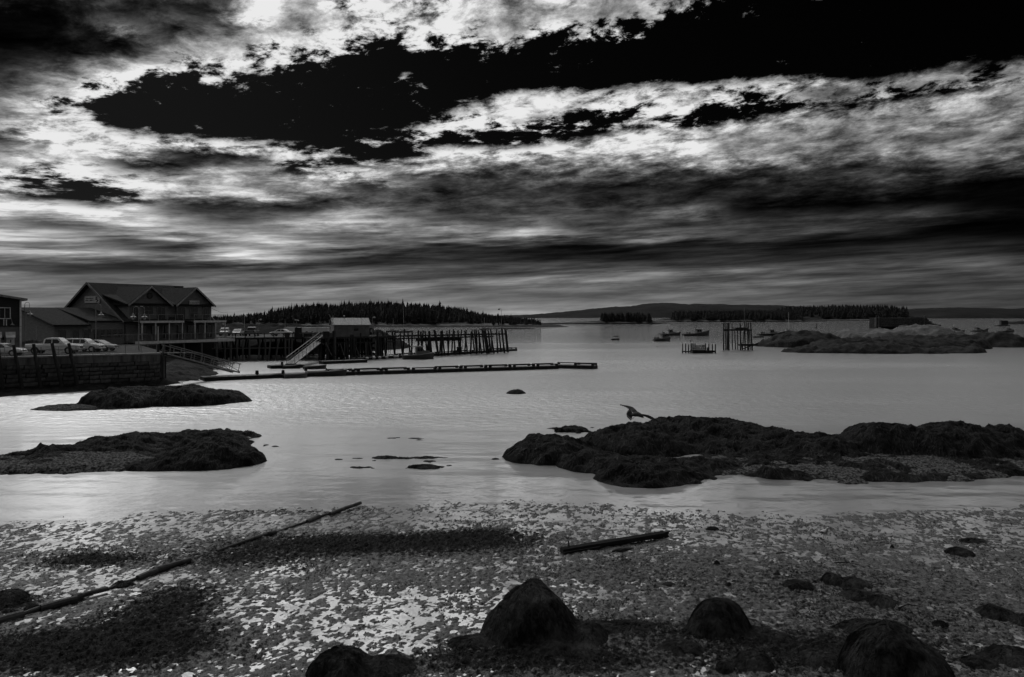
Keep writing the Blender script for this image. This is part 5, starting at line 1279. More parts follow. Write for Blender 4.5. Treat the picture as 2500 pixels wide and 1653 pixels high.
# gangways
def gangway(name, label, a, b, width, hgt, n, m, arch=True, mesh_side=False):
    a, b = Vector(a), Vector(b); d = (b - a); L = d.length; dn = d.normalized(); sd_ = Vector((dn.y, -dn.x, 0)).normalized(); up = sd_.cross(dn); up = up if up.z > 0 else -up
    t = thing(name, label, 'gangway', tuple(a))
    for s_ in (-1, 1):
        o_ = sd_ * (s_ * width / 2)
        g = G(); g.beam(a + o_, b + o_, .12, .18); put('bottom_chord', g, M[m], t, world=True)
        g = G(); g.beam(a + o_ + up * hgt, b + o_ + up * hgt, .08, .09); g.beam(a + o_ + up * hgt * .5, b + o_ + up * hgt * .5, .03, .03); put('handrail', g, M[m], t, world=True)
        for i in range(n + 1):
            q_ = a.lerp(b, (i + .15) / (n + .3)) + o_; g = G(); g.beam(q_, q_ + up * hgt, .07, .07); put('upright', g, M[m], t, world=True)
        if arch:
            g = G(); g.tube([a + o_ + up * .1, a.lerp(b, .18) + o_ + up * (hgt * .55), a.lerp(b, .38) + o_ + up * (hgt * .96), a.lerp(b, .62) + o_ + up * (hgt * .96), a.lerp(b, .82) + o_ + up * (hgt * .55), b + o_ + up * .1], .045, 6); put('brace', g, M[m], t, world=True)
    g = G(); g.beam(a + up * .05, b + up * .05, width - .1, .06); put('walkway', g, M['grate' if mesh_side else 'dark_wood'], t, world=True)
    if mesh_side:
        g = G()
        for i in range(70): q_ = a.lerp(b, i / 69); g.beam(q_ + sd_ * (width / 2 + .08) - up * .42, q_ + sd_ * (width / 2 + .08) + up * .10, .05, .05)
        g.beam(a + sd_ * (width / 2 + .06) - up * .16, b + sd_ * (width / 2 + .06) - up * .16, .03, .45); o_ = put('side_grating', g, M['grate'], t, world=True)
    return t
gangway('gangway', 'pale aluminium gangway with arched braces, running down from the quay corner', (-42.9, 98.4, 3.75), (-38.2, 110.6, .62), 1.2, 1.15, 7, 'alu')
g2a = atY(789, 838, 156.5); gangway('gangway', 'steep ribbed gangway coming down from the wharf to the floats', (g2a.x, 156.5, ZW - .1), (-36.0, 129.6, .62), 1.3, 1.05, 9, 'alu', False, True)
# tall pile at the quay corner, banded white
p = Vector(((386 - 1250) * 100.5 / FPX, 100.5, 0)); g = G(); g.cyl((0, 0, -.5), (0, 0, 4.9), .2, .17, 9); o = put('corner_pile', g, M['pile']); o.location = p; tag(o, 'dark pile at the head of the pale gangway', 'pile')
g = G(); g.cyl((0, 0, 4.9), (0, 0, 7.1), .06, .05, 8); q_ = put('white_marker', g, M['white_trim'], None); q_.parent = o
p = Vector(((398 - 1250) * 98.6 / FPX, 98.6, 0)); g = G(); g.tube([(0, 0, -.3), (.06, 0, 2), (0, 0, 4.4)], .16, 8, .14); o = put('corner_pile', g, M['pale_pile']); o.location = p; tag(o, 'slim worn pile at the quay corner', 'pile')

# pile cluster out in the harbour
Yc = 197.0
cr = thing('pile_cluster', 'tall cluster of bare piles with a high platform, standing in the harbour', 'pile cluster', ((1801 - 1250) * Yc / FPX, Yc, 0))
cx_ = lambda x, y: (1640 + x / 7.907, 770 + y / 7.907)
for i, (xt, yt, xb, dy, r_) in enumerate([(1000, 145, 1003, 0, .16), (1028, 145, 1042, 1.2, .13), (1066, 145, 1068, 3.0, .15), (1098, 145, 1100, 0, .22), (1163, 145, 1175, 3.4, .11), (1213, 290, 1236, 3.4, .12), (1268, 290, 1275, 3.2, .12), (1320, 150, 1330, .2, .16), (1412, 100, 1418, .8, .15), (1395, 300, 1362, 3.0, .12), (1448, 138, 1488, 3.4, .13), (1480, 138, 1468, 2.0, .15), (1522, 138, 1558, 0, .18), (1500, 300, 1520, 3.0, .12), (1330, 420, 1370, 1.5, .12)]):
    ax, ay = cx_(xt, yt); bx, _ = cx_(xb, 0); a = atY(ax, ay, Yc + dy); b = Vector(((bx - 1250) * (Yc + dy) / FPX, Yc + dy, -.6)); g = G(); g.tube([b, b.lerp(a, .5) + Vector((R.uniform(-.05, .05), 0, 0)), a], r_ * 1.1, 7, r_ * .9); put('pile', g, M['pile'], cr, world=True)
a, b = atY(cx_(1000, 0)[0], 806, Yc + .1), atY(cx_(1545, 0)[0], 806, Yc + .1); g = G(); g.beam(a, b, .25, .34); g.beam(a + Vector((1.2, 3.3, 0)), b + Vector((0, 3.3, 0)), .25, .34); put('cross_beam', g, M['pile'], cr, world=True)
a, b = atY(cx_(1190, 0)[0], 804, Yc + 1.7), atY(cx_(1440, 0)[0], 804, Yc + 1.7); g = G(); g.box(((a.x + b.x) / 2, Yc + 1.7, a.z + .25), (b.x - a.x, 3.0, .45), 0, .9); put('platform', g, M['dark_wood'], cr, world=True)
a = atY(cx_(1470, 0)[0], 842, Yc + 1); g = G(); g.box((a.x, Yc + 1, a.z), (4.2, 2.4, .5)); g.beam((a.x - 1.6, Yc, a.z - 1), (a.x + 2.6, Yc + .4, a.z + .6), .2, .2); put('low_walkway', g, M['pile'], cr, world=True)
pl_ = atY(1818, 775, Yc + .8); g = G(); g.tube([(pl_.x, pl_.y, 6.5), (pl_.x - .1, pl_.y, 10.6)], .03, 5, .015); put('whip_aerial', g, M['steel_post'], cr, world=True)

# mooring float with traps
Yf = 181.0; x0, x1 = (1664 - 1250) * Yf / FPX, (1749 - 1250) * Yf / FPX
tf = thing('trap_float', 'dark mooring float with guide piles, loaded with trap gear', 'float', (x0, Yf, 0))
g = G(); g.box(((1714 - 1664) * Yf / FPX, 1.2, .15), (4.4, 3.0, .95)); put('raft', g, M['pile'], tf)
for px, py, dy in ((1666.5, 839, 0), (1674, 839, .4), (1681, 841, .2), (1687, 838, 2.6), (1722.5, 838, 2.6), (1730.5, 839, 0), (1739, 840, .4), (1746.5, 840, 0)):
    a = atY(px, py, Yf + dy); g = G(); g.cyl((a.x, a.y, -.5), a, .15, .12, 7); put('guide_pile', g, M['pile'], tf, world=True)
g = G(); g.beam((.1, .1, .42), (2.2, .15, .35), .3, .25); g.beam((5.8, .1, .4), (7.7, .15, .4), .35, .45); g.beam((1.9, -.33, .68), (5.2, -.33, .72), .15, .10); put('fender_log', g, M['pile'], tf)
def trap(loc, rz, label, s_=1.0):
    t = thing('lobster_trap', label, 'trap', loc, rz, 'lobster traps on the mooring float')
    w, d, h = 1.0 * s_, .55, .38
    g = G()
    for z in (0, h):
        for y in (-d / 2, d / 2): g.beam((-w / 2, y, z), (w / 2, y, z), .04, .04)
        for x in (-w / 2, 0, w / 2): g.beam((x, -d / 2, z), (x, d / 2, z), .04, .04)
    for x in (-w / 2, 0, w / 2):
        for y in (-d / 2, d / 2): g.beam((x, y, 0), (x, y, h), .04, .04)
    put('frame', g, M['dark_wood'], t)
    g = G()
    for i in range(9):
        x = -w / 2 + w * (i + .5) / 9
        for y in (-d / 2, d / 2): g.beam((x, y, 0), (x, y, h), .02, .02)
        g.beam((x, -d / 2, h), (x, d / 2, h), .02, .02)
    for i in range(3):
        for y in (-d / 2, d / 2): g.beam((-w / 2, y, h * (i + 1) / 4), (w / 2, y, h * (i + 1) / 4), .02, .02)
    put('wire_netting', g, M['pile'], t)['kind'] = 'stuff'
    return t
tb = trap((x0 + 2.9, Yf + .9, .64), .05, 'lobster trap at the bottom left of the stack on the mooring float')
k_ = 0
for r_, (n_, xs0) in enumerate(((2, 2.75), (2, 2.75), (2, 2.75), (1, 2.75))):
    for c_ in range(n_):
        if r_ == 0 and c_ == 0: continue
        copy_tree(tb, (x0 + xs0 + .12 + c_ * 1.04 + R.uniform(-.04, .04), Yf + .9 + R.uniform(-.1, .1), .64 + r_ * .40), R.uniform(-.1, .1), 'lobster trap in the %s row of the stack, %s end, on the mooring float' % (('bottom', 'second', 'third', 'top')[r_], ('left', 'right')[c_]))
copy_tree(tb, (x0 + 5.1, Yf + 1.0, .64), .2, 'lobster trap standing apart, right of the stack'); copy_tree(tb, (x0 + 5.2, Yf + 1.0, 1.04), -.1, 'lobster trap lying on the one standing apart'); copy_tree(tb, (x0 + 5.1, Yf + 1.0, 1.44), .4, 'tilted lobster trap topping the right-hand pair')
g = G(); g.lathe((0, 0, 0), [(.2, 0), (.35, .3), (.3, .6), (.1, .75)], 10); o = put('gear_bag', g, M['grey_wood'], None, True); o.location = (x0 + 6.15, Yf + .6, .64); tag(o, 'rounded gear sack at the right end of the trap float', 'sack')

# ================================================================ boats
M['hull_dark'] = mat('dark hull paint', .025, .4, .25, .6); M['hull_grey'] = mat('grey hull paint', .11, .4, .2, .6); M['hull_white'] = mat('off-white hull paint', .28, .4, .2, .6); M['boat_house'] = mat('wheelhouse paint', .22, .45, .2, .8); M['canvas'] = mat('boat canvas', .20, .8, .3, 1.5); M['motor'] = mat('outboard cowl', .018, .35, .2, 2)
def hull(L, B, fb_s, fb_b, m, parent, rake=.10, draft=.25):
    n = 12; g = G(); sec = []
    for i in range(n + 1):
        t = i / n; x = -L / 2 + L * t; b = B / 2 * (min(1, .86 + .5 * t) if t < .45 else max(.02, 1 - ((t - .45) / .55) ** 2.3)); s_ = fb_s + (fb_b - fb_s) * t ** 2.2; k = -draft * (1 - .5 * t)
        xr = x + (rake * L * max(0, t - .8) * 1.5)
        sec.append([(xr, -b, s_), (x, -b * (.92 - .35 * t), .15), (x, -b * .55 * (1 - t * .6), k * .6), (x - .02, 0, k), (x, b * .55 * (1 - t * .6), k * .6), (x, b * (.92 - .35 * t), .15), (xr, b, s_)])
    vs = [p for s_ in sec for p in s_]; m_ = 7
    fs = [(i * m_ + j, i * m_ + j + 1, (i + 1) * m_ + j + 1, (i + 1) * m_ + j) for i in range(n) for j in range(m_ - 1)] + [tuple(range(m_))]
    g.add(vs, fs); h_ = put('hull', g, M[m], parent, True)
    d = G(); vs = []
    for s_ in sec: vs += [(s_[0][0], s_[0][1] * .96, s_[0][2] - .12), (s_[6][0], s_[6][1] * .96, s_[6][2] - .12)]
    d.add(vs, [(2 * i, 2 * i + 1, 2 * i + 3, 2 * i + 2) for i in range(n)]); put('deck', d, M['hull_white' if m != 'hull_dark' else 'hull_grey'], parent)
    r_ = G()
    for sgn in (0, 6): r_.tube([s_[sgn] for s_ in sec], .04 + .006 * L, 5)
    put('gunwale', r_, M['hull_white' if m != 'hull_white' else 'hull_grey'], parent)
    return sec
def wheelhouse(t, x0, x1, w, z0, h, m='boat_house', roof_back=.8):
    g = G(); g.poly([(x0, -w / 2, z0), (x1 + .25, -w / 2, z0), (x1 + .1, -w / 2, z0 + h * .5), (x1 - .25, -w / 2, z0 + h), (x0, -w / 2, z0 + h)], (0, w, 0)); c = put('wheelhouse', g, M[m], t)
    g = G(); g.box(((x0 + x1) / 2 - roof_back / 2, 0, z0 + h + .05), (x1 - x0 + roof_back, w + .2, .10)); q_ = put('roof', g, M[m], None); q_.parent = c
    for s_ in (-1, 1):
        for i in range(2):
            g = G(); xx = x0 + (x1 - x0) * (.14 + .42 * i); g.box((xx + (x1 - x0) * .16, s_ * (w / 2 + .01), z0 + h * .68), ((x1 - x0) * .32, .04, h * .36)); q_ = put('window', g, M['glass'], None); q_.parent = c
    for i in range(3):
        g = G(); y = -w / 2 + w * (i + .5) / 3; g.add([(x1 + .12, y - w * .14, z0 + h * .52), (x1 + .12, y + w * .14, z0 + h * .52), (x1 - .2, y + w * .14, z0 + h * .92), (x1 - .2, y - w * .14, z0 + h * .92), (x1 + .06, y - w * .14, z0 + h * .50), (x1 + .06, y + w * .14, z0 + h * .50), (x1 - .26, y + w * .14, z0 + h * .9), (x1 - .26, y - w * .14, z0 + h * .9)], [(0, 1, 2, 3), (7, 6, 5, 4), (0, 4, 5, 1), (1, 5, 6, 2), (2, 6, 7, 3), (3, 7, 4, 0)]); q_ = put('window', g, M['glass'], None); q_.parent = c
    return c
def place(px, wl_, rz): p = W3(px, wl_, 0); return (p.x, p.y, 0), rz
def lobster_boat(px, wl_, L, rz, label, hm='hull_grey', house=(-.02, .22), hh=1.9, mast=2.2, boom=False, canopy=False, clutter=0, fb=(.75, 1.7), group='fishing boats moored in the harbour'):
    loc, rz = place(px, wl_, rz); t = thing('lobster_boat', label, 'boat', loc, rz, group)
    B = L * .31; hull(L, B, fb[0], fb[1], hm, t); z0 = fb[0] * .9
    g = G(); g.poly([(L * house[1], -B * .34, z0 + .3), (L * (house[1] + .2), -B * .2, z0 + .5), (L * (house[1] + .2), -B * .2, z0 + .9), (L * house[1], -B * .34, z0 + 1.1)], (0, B * .6, 0)); put('trunk_cabin', g, M['boat_house'], t)
    wheelhouse(t, L * house[0], L * house[1], B * .62, z0, hh)
    if mast:
        g = G(); zt = z0 + hh; x = L * house[0] + .2; g.cyl((x, 0, zt), (x, 0, zt + mast), .06, .04, 6); g.beam((x, -.5, zt + mast * .6), (x, .5, zt + mast * .6), .05, .05); put('mast', g, M['steel_post'], t)
    if boom:
        g = G(); x = L * house[0] - .1; g.tube([(x, 0, z0), (x - .9, 0, z0 + hh + boom)], .05, 5, .03); g.tube([(x + .3, 0, z0 + hh), (x + .3, 0, z0 + hh + boom * .92)], .05, 5, .03); put('boom', g, M['pile'], t)
    if canopy:
        g = G(); g.box((-L * .22, 0, z0 + hh * .95), (L * .2, B * .7, .08)); 
        for x in (-L * .31, -L * .13):
            for y in (-B * .33, B * .33): g.cyl((x, y, z0), (x, y, z0 + hh * .93), .03, .03, 5)
        put('canopy', g, M['hull_dark'], t)
    for i in range(clutter):
        r_ = random.Random(i + int(px)); g = G(); g.box((-L * r_.uniform(.1, .42), B * r_.uniform(-.25, .25), z0 + .3), (r_.uniform(.5, 1), r_.uniform(.5, .9), r_.uniform(.5, 1.1)), r_.random()); put('gear', g, M['hull_dark' if i % 2 else 'grey_wood'], t)
    return t
lobster_boat(1616, 833, 6.2, .35, 'lobster boat with a small stern canopy, nearest of the harbour group', 'hull_grey', (.0, .22), 1.75, 1.4, canopy=True, clutter=3, fb=(.8, 1.5))
lobster_boat(1637, 819.5, 8.6, .1, 'lobster boat lying half behind the nearest one', 'hull_grey', (-.1, .10), 1.9, 2.4, clutter=2)
lobster_boat(1699, 820, 11.4, .12, 'larger fishing boat with a tall mast and slanted boom', 'hull_grey', (.0, .2), 2.0, 0, boom=4.2, clutter=2, fb=(.9, 2.5))
t = lobster_boat(1883, 819.5, 11.6, .12, 'dark-hulled fishing boat just right of the pile cluster', 'hull_dark', (-.08, .08), 1.8, 2.6, clutter=3, fb=(.8, 1.9))
lobster_boat(2392, 809.5, 10.2, .2, 'dark sharp-bowed boat moored behind the granite knoll', 'hull_dark', (-.25, -.08), 1.7, 2.4, fb=(.6, 2.0))
lobster_boat(2283, 797, 10.2, .15, 'dark boat half hidden by the slope of the stone enclosure', 'hull_dark', (-.15, .05), 1.6, 1.8)
lobster_boat(2462, 811.5, 7.2, .25, 'small dark boat near the right edge, over the rock hump', 'hull_dark', (-.05, .15), 1.5, 1.6, clutter=2)
lobster_boat(2335, 811, 9.5, .15, 'pale cluttered work boat lying behind the granite slope', 'hull_white', (-.2, .0), 1.7, 1.6, clutter=5, fb=(.7, 1.2))
# lobster boat at the pier float
lobster_boat(1021, 876.5, 6.1, .34, 'small lobster boat with an open shelter, tied to the float before the pier', 'hull_grey', (-.08, .16), 1.75, 0, clutter=1, fb=(.75, 1.25), group=None)
# small launch with an awning
loc, rz = place(1502, 830, .1); t = thing('launch', 'tiny dark launch with a canvas awning, left of the harbour group', 'boat', loc, rz)
hull(2.9, 1.3, .42, .6, 'hull_dark', t); g = G(); g.box((.05, 0, 1.35), (2.1, 1.2, .34), 0, .8); put('awning', g, M['hull_dark'], t)
g = G()
for x in (-.8, .9):
    for y in (-.5, .5): g.cyl((x, y, .3), (x, y, 1.25), .03, .03, 5)
put('awning_post', g, M['steel_post'], t)['kind'] = 'stuff'
def skiff(px, wl_, L, rz, label, hm, motor=True, cover=False, z=None, group='skiffs tied to the floats', fb=(.42, .62)):
    loc, rz = place(px, wl_, rz); t = thing('skiff', label, 'boat', loc, rz, group); B = L * .36; hull(L, B, fb[0], fb[1], hm, t, .06, .15)
    for x in (-.22, .08):
        g = G(); g.box((L * x, 0, fb[0] - .04), (.25, B * .8, .06)); put('thwart', g, M['grey_wood'], t)
    if motor:
        g = G(); g.box((-L / 2 - .18, 0, fb[0] + .42), (.42, .36, .52), 0, .8); g.box((-L / 2 - .16, 0, fb[0] - .15), (.16, .14, .7)); g.box((-L / 2 - .16, 0, -.25), (.5, .06, .2)); put('outboard', g, M['motor'], t)
    if cover:
        g = G(); g.poly([(L * .05, -B * .42, fb[0] + .05), (L * .42, -B * .2, fb[1] + .02), (L * .42, B * .2, fb[1] + .02), (L * .05, B * .42, fb[0] + .05)], (0, 0, .12)); put('fore_deck', g, M['canvas'], t)
        g = G(); g.add([(L * .06, -B * .36, fb[0] + .1), (L * .06, B * .36, fb[0] + .1), (-L * .03, B * .3, fb[0] + .62), (-L * .03, -B * .3, fb[0] + .62), (L * .03, -B * .36, fb[0] + .1), (L * .03, B * .36, fb[0] + .1), (-L * .06, B * .3, fb[0] + .62), (-L * .06, -B * .3, fb[0] + .62)], [(0, 1, 2, 3), (7, 6, 5, 4), (0, 4, 5, 1), (1, 5, 6, 2), (2, 6, 7, 3), (3, 7, 4, 0)]); put('windscreen', g, M['glass'], t)
    return t
skiff(660, 923, 3.2, .55, 'black-hulled skiff with an outboard, nearest the pale gangway foot', 'hull_dark')
skiff(722, 922.5, 3.0, .4, 'grey skiff moored between the black one and the speedboat', 'hull_white', True, False)
skiff(798, 917.5, 5.4, .30, 'grey speedboat with a covered foredeck, longest of the moored small boats', 'hull_grey', True, True, fb=(.6, .85))
skiff(768, 900.5, 3.6, .25, 'grey open skiff on the far side of the dock', 'hull_grey', False)
skiff(712, 899.5, 2.6, .2, 'small black dinghy below the steep gangway', 'hull_dark', True)
skiff(1852, 823.5, 4.5, .05, 'flat dark skiff beside the pile cluster', 'hull_dark', False, group=None, fb=(.4, .5))
# floating hut at the far right
loc, rz = place(2447, 796, 0); t = thing('floating_hut', 'dark square hut on a raft by the right edge', 'hut', loc, rz)
g = G(); g.box((0, 0, .3), (10.5, 5, .9)); put('raft', g, M['hull_dark'], t); g = G(); g.box((2.2, 1.5, 2.6), (6.0, 3, 3.4)); put('hut', g, M['hull_dark'], t); g = G(); g.box((2.2, 1.5, 4.4), (6.6, 3.4, .3)); put('roof', g, M['pile'], t)
# buoys
def buoy(px, py, r_, label, m='hull_dark', tall=1.0, grp='mooring buoys in the harbour'):
    p = W3(px, py); g = G(); g.lathe((0, 0, 0), [(r_ * .5, -r_ * .5), (r_, -r_ * .1), (r_ * .9, r_ * .5 * tall), (r_ * .3, r_ * .9 * tall)], 10); o = put('mooring_buoy', g, M[m], None, True); o.location = (p.x, p.y, 0); tag(o, label, 'buoy', grp)
buoy(1686, 833, .38, 'round dark mooring buoy above the trap float'); buoy(1573, 830.5, .28, 'small dark buoy left of the nearest lobster boat'); buoy(1604, 847.5, .2, 'tiny buoy below the nearest lobster boat'); buoy(1657, 827.5, .22, 'tiny pale buoy right of the nearest lobster boat', 'hull_white'); buoy(1752, 818, .4, 'flat buoy just left of the pile cluster'); buoy(1643, 825, .2, 'dark speck of a buoy under the half-hidden boat')
p = W3(1993, 800); g = G(); g.lathe((0, 0, 0), [(.7, -.3), (.8, .2), (.3, .9), (.35, 2.4), (.1, 3.0)], 10); o = put('channel_buoy', g, M['hull_dark'], None, True); o.location = p; tag(o, 'slender dark channel buoy off the big island', 'buoy')
# masts of yachts lying behind the pier
def yacht(px, wl_, top, label, L=7.5, lean=0.0):
    loc, rz = place(px, wl_, .3); t = thing('yacht', label, 'sailing boat', loc, rz, 'yachts moored behind the pier'); hull(L, L * .3, .7, 1.0, 'hull_white', t)
    zt = EYE - (top - HOR) * loc[1] / FPX; g = G(); g.cyl((.3, 0, .5), (.3 + lean, 0, zt), .075, .05, 6); put('mast', g, M['white_trim'], t)
    g = G(); g.box((-.2, 0, 1.15), (2.6, 1.3, .5), 0, .8); put('cabin', g, M['hull_white'], t); g = G(); g.tube([(.2, 0, 1.6), (-2.6, 0, 1.5)], .07, 6); put('boom', g, M['canvas'], t)
    g = G(); g.beam((.3 + lean, 0, zt - .3), (L * .45, 0, 1.0), .012, .012); g.beam((.3 + lean, 0, zt - .3), (-L * .48, 0, .8), .012, .012); put('stay', g, M['steel_post'], t)
yacht(985, 812, 733, 'yacht with the tallest white mast, behind the pier', 9, -.6); yacht(958.5, 811, 776, 'yacht with a shorter pale mast, left of the tallest one', 6.5); yacht(1181.5, 805, 776, 'yacht with a thin white mast near the pier end', 6.5)
yacht(1924, 812, 762, 'yacht with a lone mast rising behind the dark rocky island', 7.0)
# lamp posts and poles on the wharf and the pier
def pole(px, top, Yp, label, head=True, cross=False, r_=.06, z0=ZW, m='steel_post', arm=0.0):
    t = thing('light_pole', label, 'lamp post', ((px - 1250) * Yp / FPX, Yp, z0), 0, 'poles on the wharf and pier'); zt = EYE - (top - HOR) * Yp / FPX - z0
    g = G(); g.cyl((0, 0, 0), (0, 0, zt), r_, r_ * .7, 7); put('post', g, M[m], t)
    if head:
        g = G(); g.tube([(0, 0, zt), (-arm * .5, 0, zt + .35), (-arm, 0, zt + .3)] if arm else [(0, 0, zt), (.25, 0, zt + .15), (.4, 0, zt + .1)], .03, 5); put('arm', g, M[m], t)
        g = G(); hx = -arm if arm else .42; g.lathe((hx, 0, zt + .02), [(.1, .22), (.22, .08), (.2, -.06), (.08, -.12)], 8); put('lamp_head', g, M['lamp_glass' if not arm else 'pile'], t)
    if cross:
        g = G(); g.box((-.1, 0, zt), (.55, .2, .22), .2); g.box((.3, 0, zt - .1), (.34, .2, .2), -.3); put('floodlight', g, M['white_trim'], t)
pole(597, 773, 172, 'thick light pole on the wharf between two parked vehicles', True, r_=.11); pole(632, 781, 176, 'thin light pole behind the right-hand pickup on the wharf'); pole(628, 788, 168, 'short pale leaning stick beside the thin light pole', False, m='alu'); pole(724, 781, 160, 'pole with twin floodlights on the wharf', False, True, .08, m='alu'); pole(696, 780, 185, 'dark slim pole behind the white car on the wharf', False)
pole(774, 786, 170, 'pale thin mast left of the fish shed', False, m='alu', r_=.05); pole(909, 776, 158, 'light pole with a white lamp right of the fish shed', True); pole(1224, 756, pier_Y(1224, 1.5), 'tall thin pole with a drooping dark lamp at the pier end', True, arm=.55, r_=.05, z0=ZP); pole(1126, 790, pier_Y(1126, 2), 'thin bare rod rising from the outer pier', False, r_=.025, z0=ZP)

# ================================================================ vehicles
M['car_white'] = mat('white car paint', .8, .22, .04, 1, spec=.6); M['car_silver'] = mat('silver car paint', .5, .22, .05, 1, spec=.6, metal=.2); M['car_dark'] = mat('dark car paint', .03, .2, .1, 1, spec=.6); M['car_grey'] = mat('grey car paint', .16, .22, .06, 1, spec=.6)
CARS = {
 'pickup': dict(low=[(-2.95, .62, 1.12, .93), (-2.9, .55, 1.22, .99), (-1.0, .48, 1.24, 1.0), (.8, .45, 1.24, 1.0), (1.5, .45, 1.22, 1.0), (2.5, .45, 1.14, .98), (2.85, .48, 1.06, .93), (2.97, .55, .92, .86)],
                cab=[(-1.02, 1.2), (-.88, 1.80), (-.62, 1.92), (.55, 1.92), (.78, 1.86), (1.48, 1.2)], win=[(-.80, 1.28, -.70, 1.76, -.05, 1.76, -.05, 1.28), (.05, 1.28, .05, 1.76, .58, 1.76, 1.05, 1.28)], ws=(1.48, 1.2, .72, 1.87), rw=(-1.02, 1.2, -.88, 1.80), wheels=(-1.85, 1.85), wr=.41, bed=(-2.8, -1.1)),
 'suv': dict(low=[(-2.3, .6, 1.0, .86), (-2.25, .5, 1.08, .92), (-.6, .42, 1.1, .94), (.9, .42, 1.1, .94), (1.9, .42, 1.02, .92), (2.25, .45, .9, .85), (2.35, .5, .8, .76)],
             cab=[(-2.25, 1.06), (-2.02, 1.62), (-1.75, 1.70), (.35, 1.68), (.6, 1.62), (1.25, 1.08)], win=[(-1.95, 1.14, -1.8, 1.58, -.95, 1.60, -.95, 1.12), (-.85, 1.12, -.85, 1.60, -.05, 1.60, -.05, 1.12), (.05, 1.12, .05, 1.60, .42, 1.58, .85, 1.12)], ws=(1.25, 1.08, .55, 1.63), rw=(-2.25, 1.1, -2.03, 1.6), wheels=(-1.4, 1.45), wr=.36, bed=None),
 'sedan': dict(low=[(-2.3, .5, .84, .82), (-2.22, .42, .92, .9), (-.8, .36, .95, .91), (.8, .36, .94, .91), (1.8, .36, .86, .89), (2.2, .4, .74, .82), (2.32, .46, .64, .7)],
               cab=[(-1.75, .92), (-1.0, 1.38), (-.6, 1.44), (.15, 1.43), (.45, 1.37), (1.3, .92)], win=[(-1.2, .98, -.85, 1.33, -.35, 1.36, -.35, .98), (-.27, .98, -.27, 1.36, .2, 1.35, .85, .98)], ws=(1.3, .93, .4, 1.39), rw=(-1.75, .93, -1.02, 1.37), wheels=(-1.35, 1.4), wr=.33, bed=None)}
def vehicle(kind, loc, rz, paint, label, name='parked_car', cat='car', group='cars parked on the quay'):
    c = CARS[kind]; t = thing(name, label, cat, loc, rz, group)
    g = G(); vs = []
    for (x, z0, z1, hw) in c['low']:
        zm = (z0 + z1) / 2
        half = [(hw * .90, z0), (hw * .985, z0 + .12), (hw, zm), (hw * .975, z1 - .10), (hw * .88, z1)]
        vs += [(x, -y, z) for y, z in half] + [(x, y, z) for y, z in reversed(half)]
    n = len(c['low']); k = 10
    fs = [(i * k + j, i * k + (j + 1) % k, (i + 1) * k + (j + 1) % k, (i + 1) * k + j) for i in range(n - 1) for j in range(k)] + [tuple(range(k)), tuple(range((n - 1) * k, n * k))]
    g.add(vs, fs)
    cab = c['cab']; zb = min(p[1] for p in cab); zt = max(p[1] for p in cab); hwb = c['low'][2][3] * .93
    hw = lambda z: hwb - (z - zb) / (zt - zb) * .16
    m = len(cab); vs = [(x, -hw(z), z) for x, z in cab] + [(x, hw(z), z) for x, z in cab]
    g.add(vs, [tuple(range(m)), tuple(range(2 * m - 1, m - 1, -1))] + [(i, (i + 1) % m, m + (i + 1) % m, m + i) for i in range(m)])
    body = put('body', g, M[paint], t)
    for s_ in (-1, 1):
        for w in c['win']:
            pts = [(w[i], s_ * (hw(w[i + 1]) + .012), w[i + 1]) for i in (0, 2, 4, 6)]; g = G(); g.poly(pts, (0, -s_ * .02, 0)); put('window', g, M['glass'], t)
        for wx in c['wheels']:
            y0 = c['low'][2][3]
            g = G(); g.cyl((wx, s_ * (y0 - .24), c['wr']), (wx, s_ * (y0 + .02), c['wr']), c['wr'], c['wr'], 16); wl2 = put('wheel', g, M['black'], t)
            g = G(); g.cyl((wx, s_ * (y0 + .02), c['wr']), (wx, s_ * (y0 + .035), c['wr']), c['wr'] * .62, c['wr'] * .55, 12); q_ = put('rim', g, M['chrome'], None); q_.parent = wl2
            g = G(); vs = []
            for i in range(9):
                a = math.pi * i / 8; vs.append((wx + (c['wr'] + .07) * math.cos(a), s_ * (y0 + .006), c['wr'] + (c['wr'] + .07) * math.sin(a)))
            g.poly(vs, (0, -s_ * .03, 0)); put('wheel_arch', g, M['black'], t)
        x1, z0, z1, hwf = c['low'][-2][0], c['low'][-2][1], c['low'][-2][2], c['low'][-2][3]
        g = G(); g.box((x1 + .04, s_ * hwf * .78, z1 - .16), (.16, .3, .17)); put('headlight', g, M['chrome'], t)
        xr, zr_ = c['low'][0][0], c['low'][0][2]; g = G(); g.box((xr + .02, s_ * c['low'][0][3] * .86, zr_ - .15), (.1, .2, .3)); put('tail_light', g, M['car_dark'], t)
        g = G(); wm = c['win'][-1]; g.box((wm[6] - .08, s_ * (hw(wm[7]) + .16), wm[7] + .08), (.12, .22, .16)); put('mirror', g, M[paint], t)
    for nm, (xa, za, xb, zb_) in (('windscreen', c['ws']), ('rear_window', c['rw'])):
        d = .9; e = (1 if nm == 'windscreen' else -1) * .014; pts = []
        for f, y_ in ((.08, -1), (.08, 1), (.90, 1), (.90, -1)):
            x = xa + (xb - xa) * f; z = za + (zb_ - za) * f; pts.append((x + e, y_ * (hw(z) - .07), z + .008))
        g = G(); g.poly(pts, (-e * 1.5, 0, -.01)); put(nm, g, M['glass'], t)
    xf = c['low'][-1][0]; zf = c['low'][-1]
    g = G(); g.box((xf - .01, 0, (zf[1] + zf[2]) / 2 + .08), (.06, zf[3] * 1.1, (zf[2] - zf[1]) * .6)); put('grille', g, M['car_dark'], t)
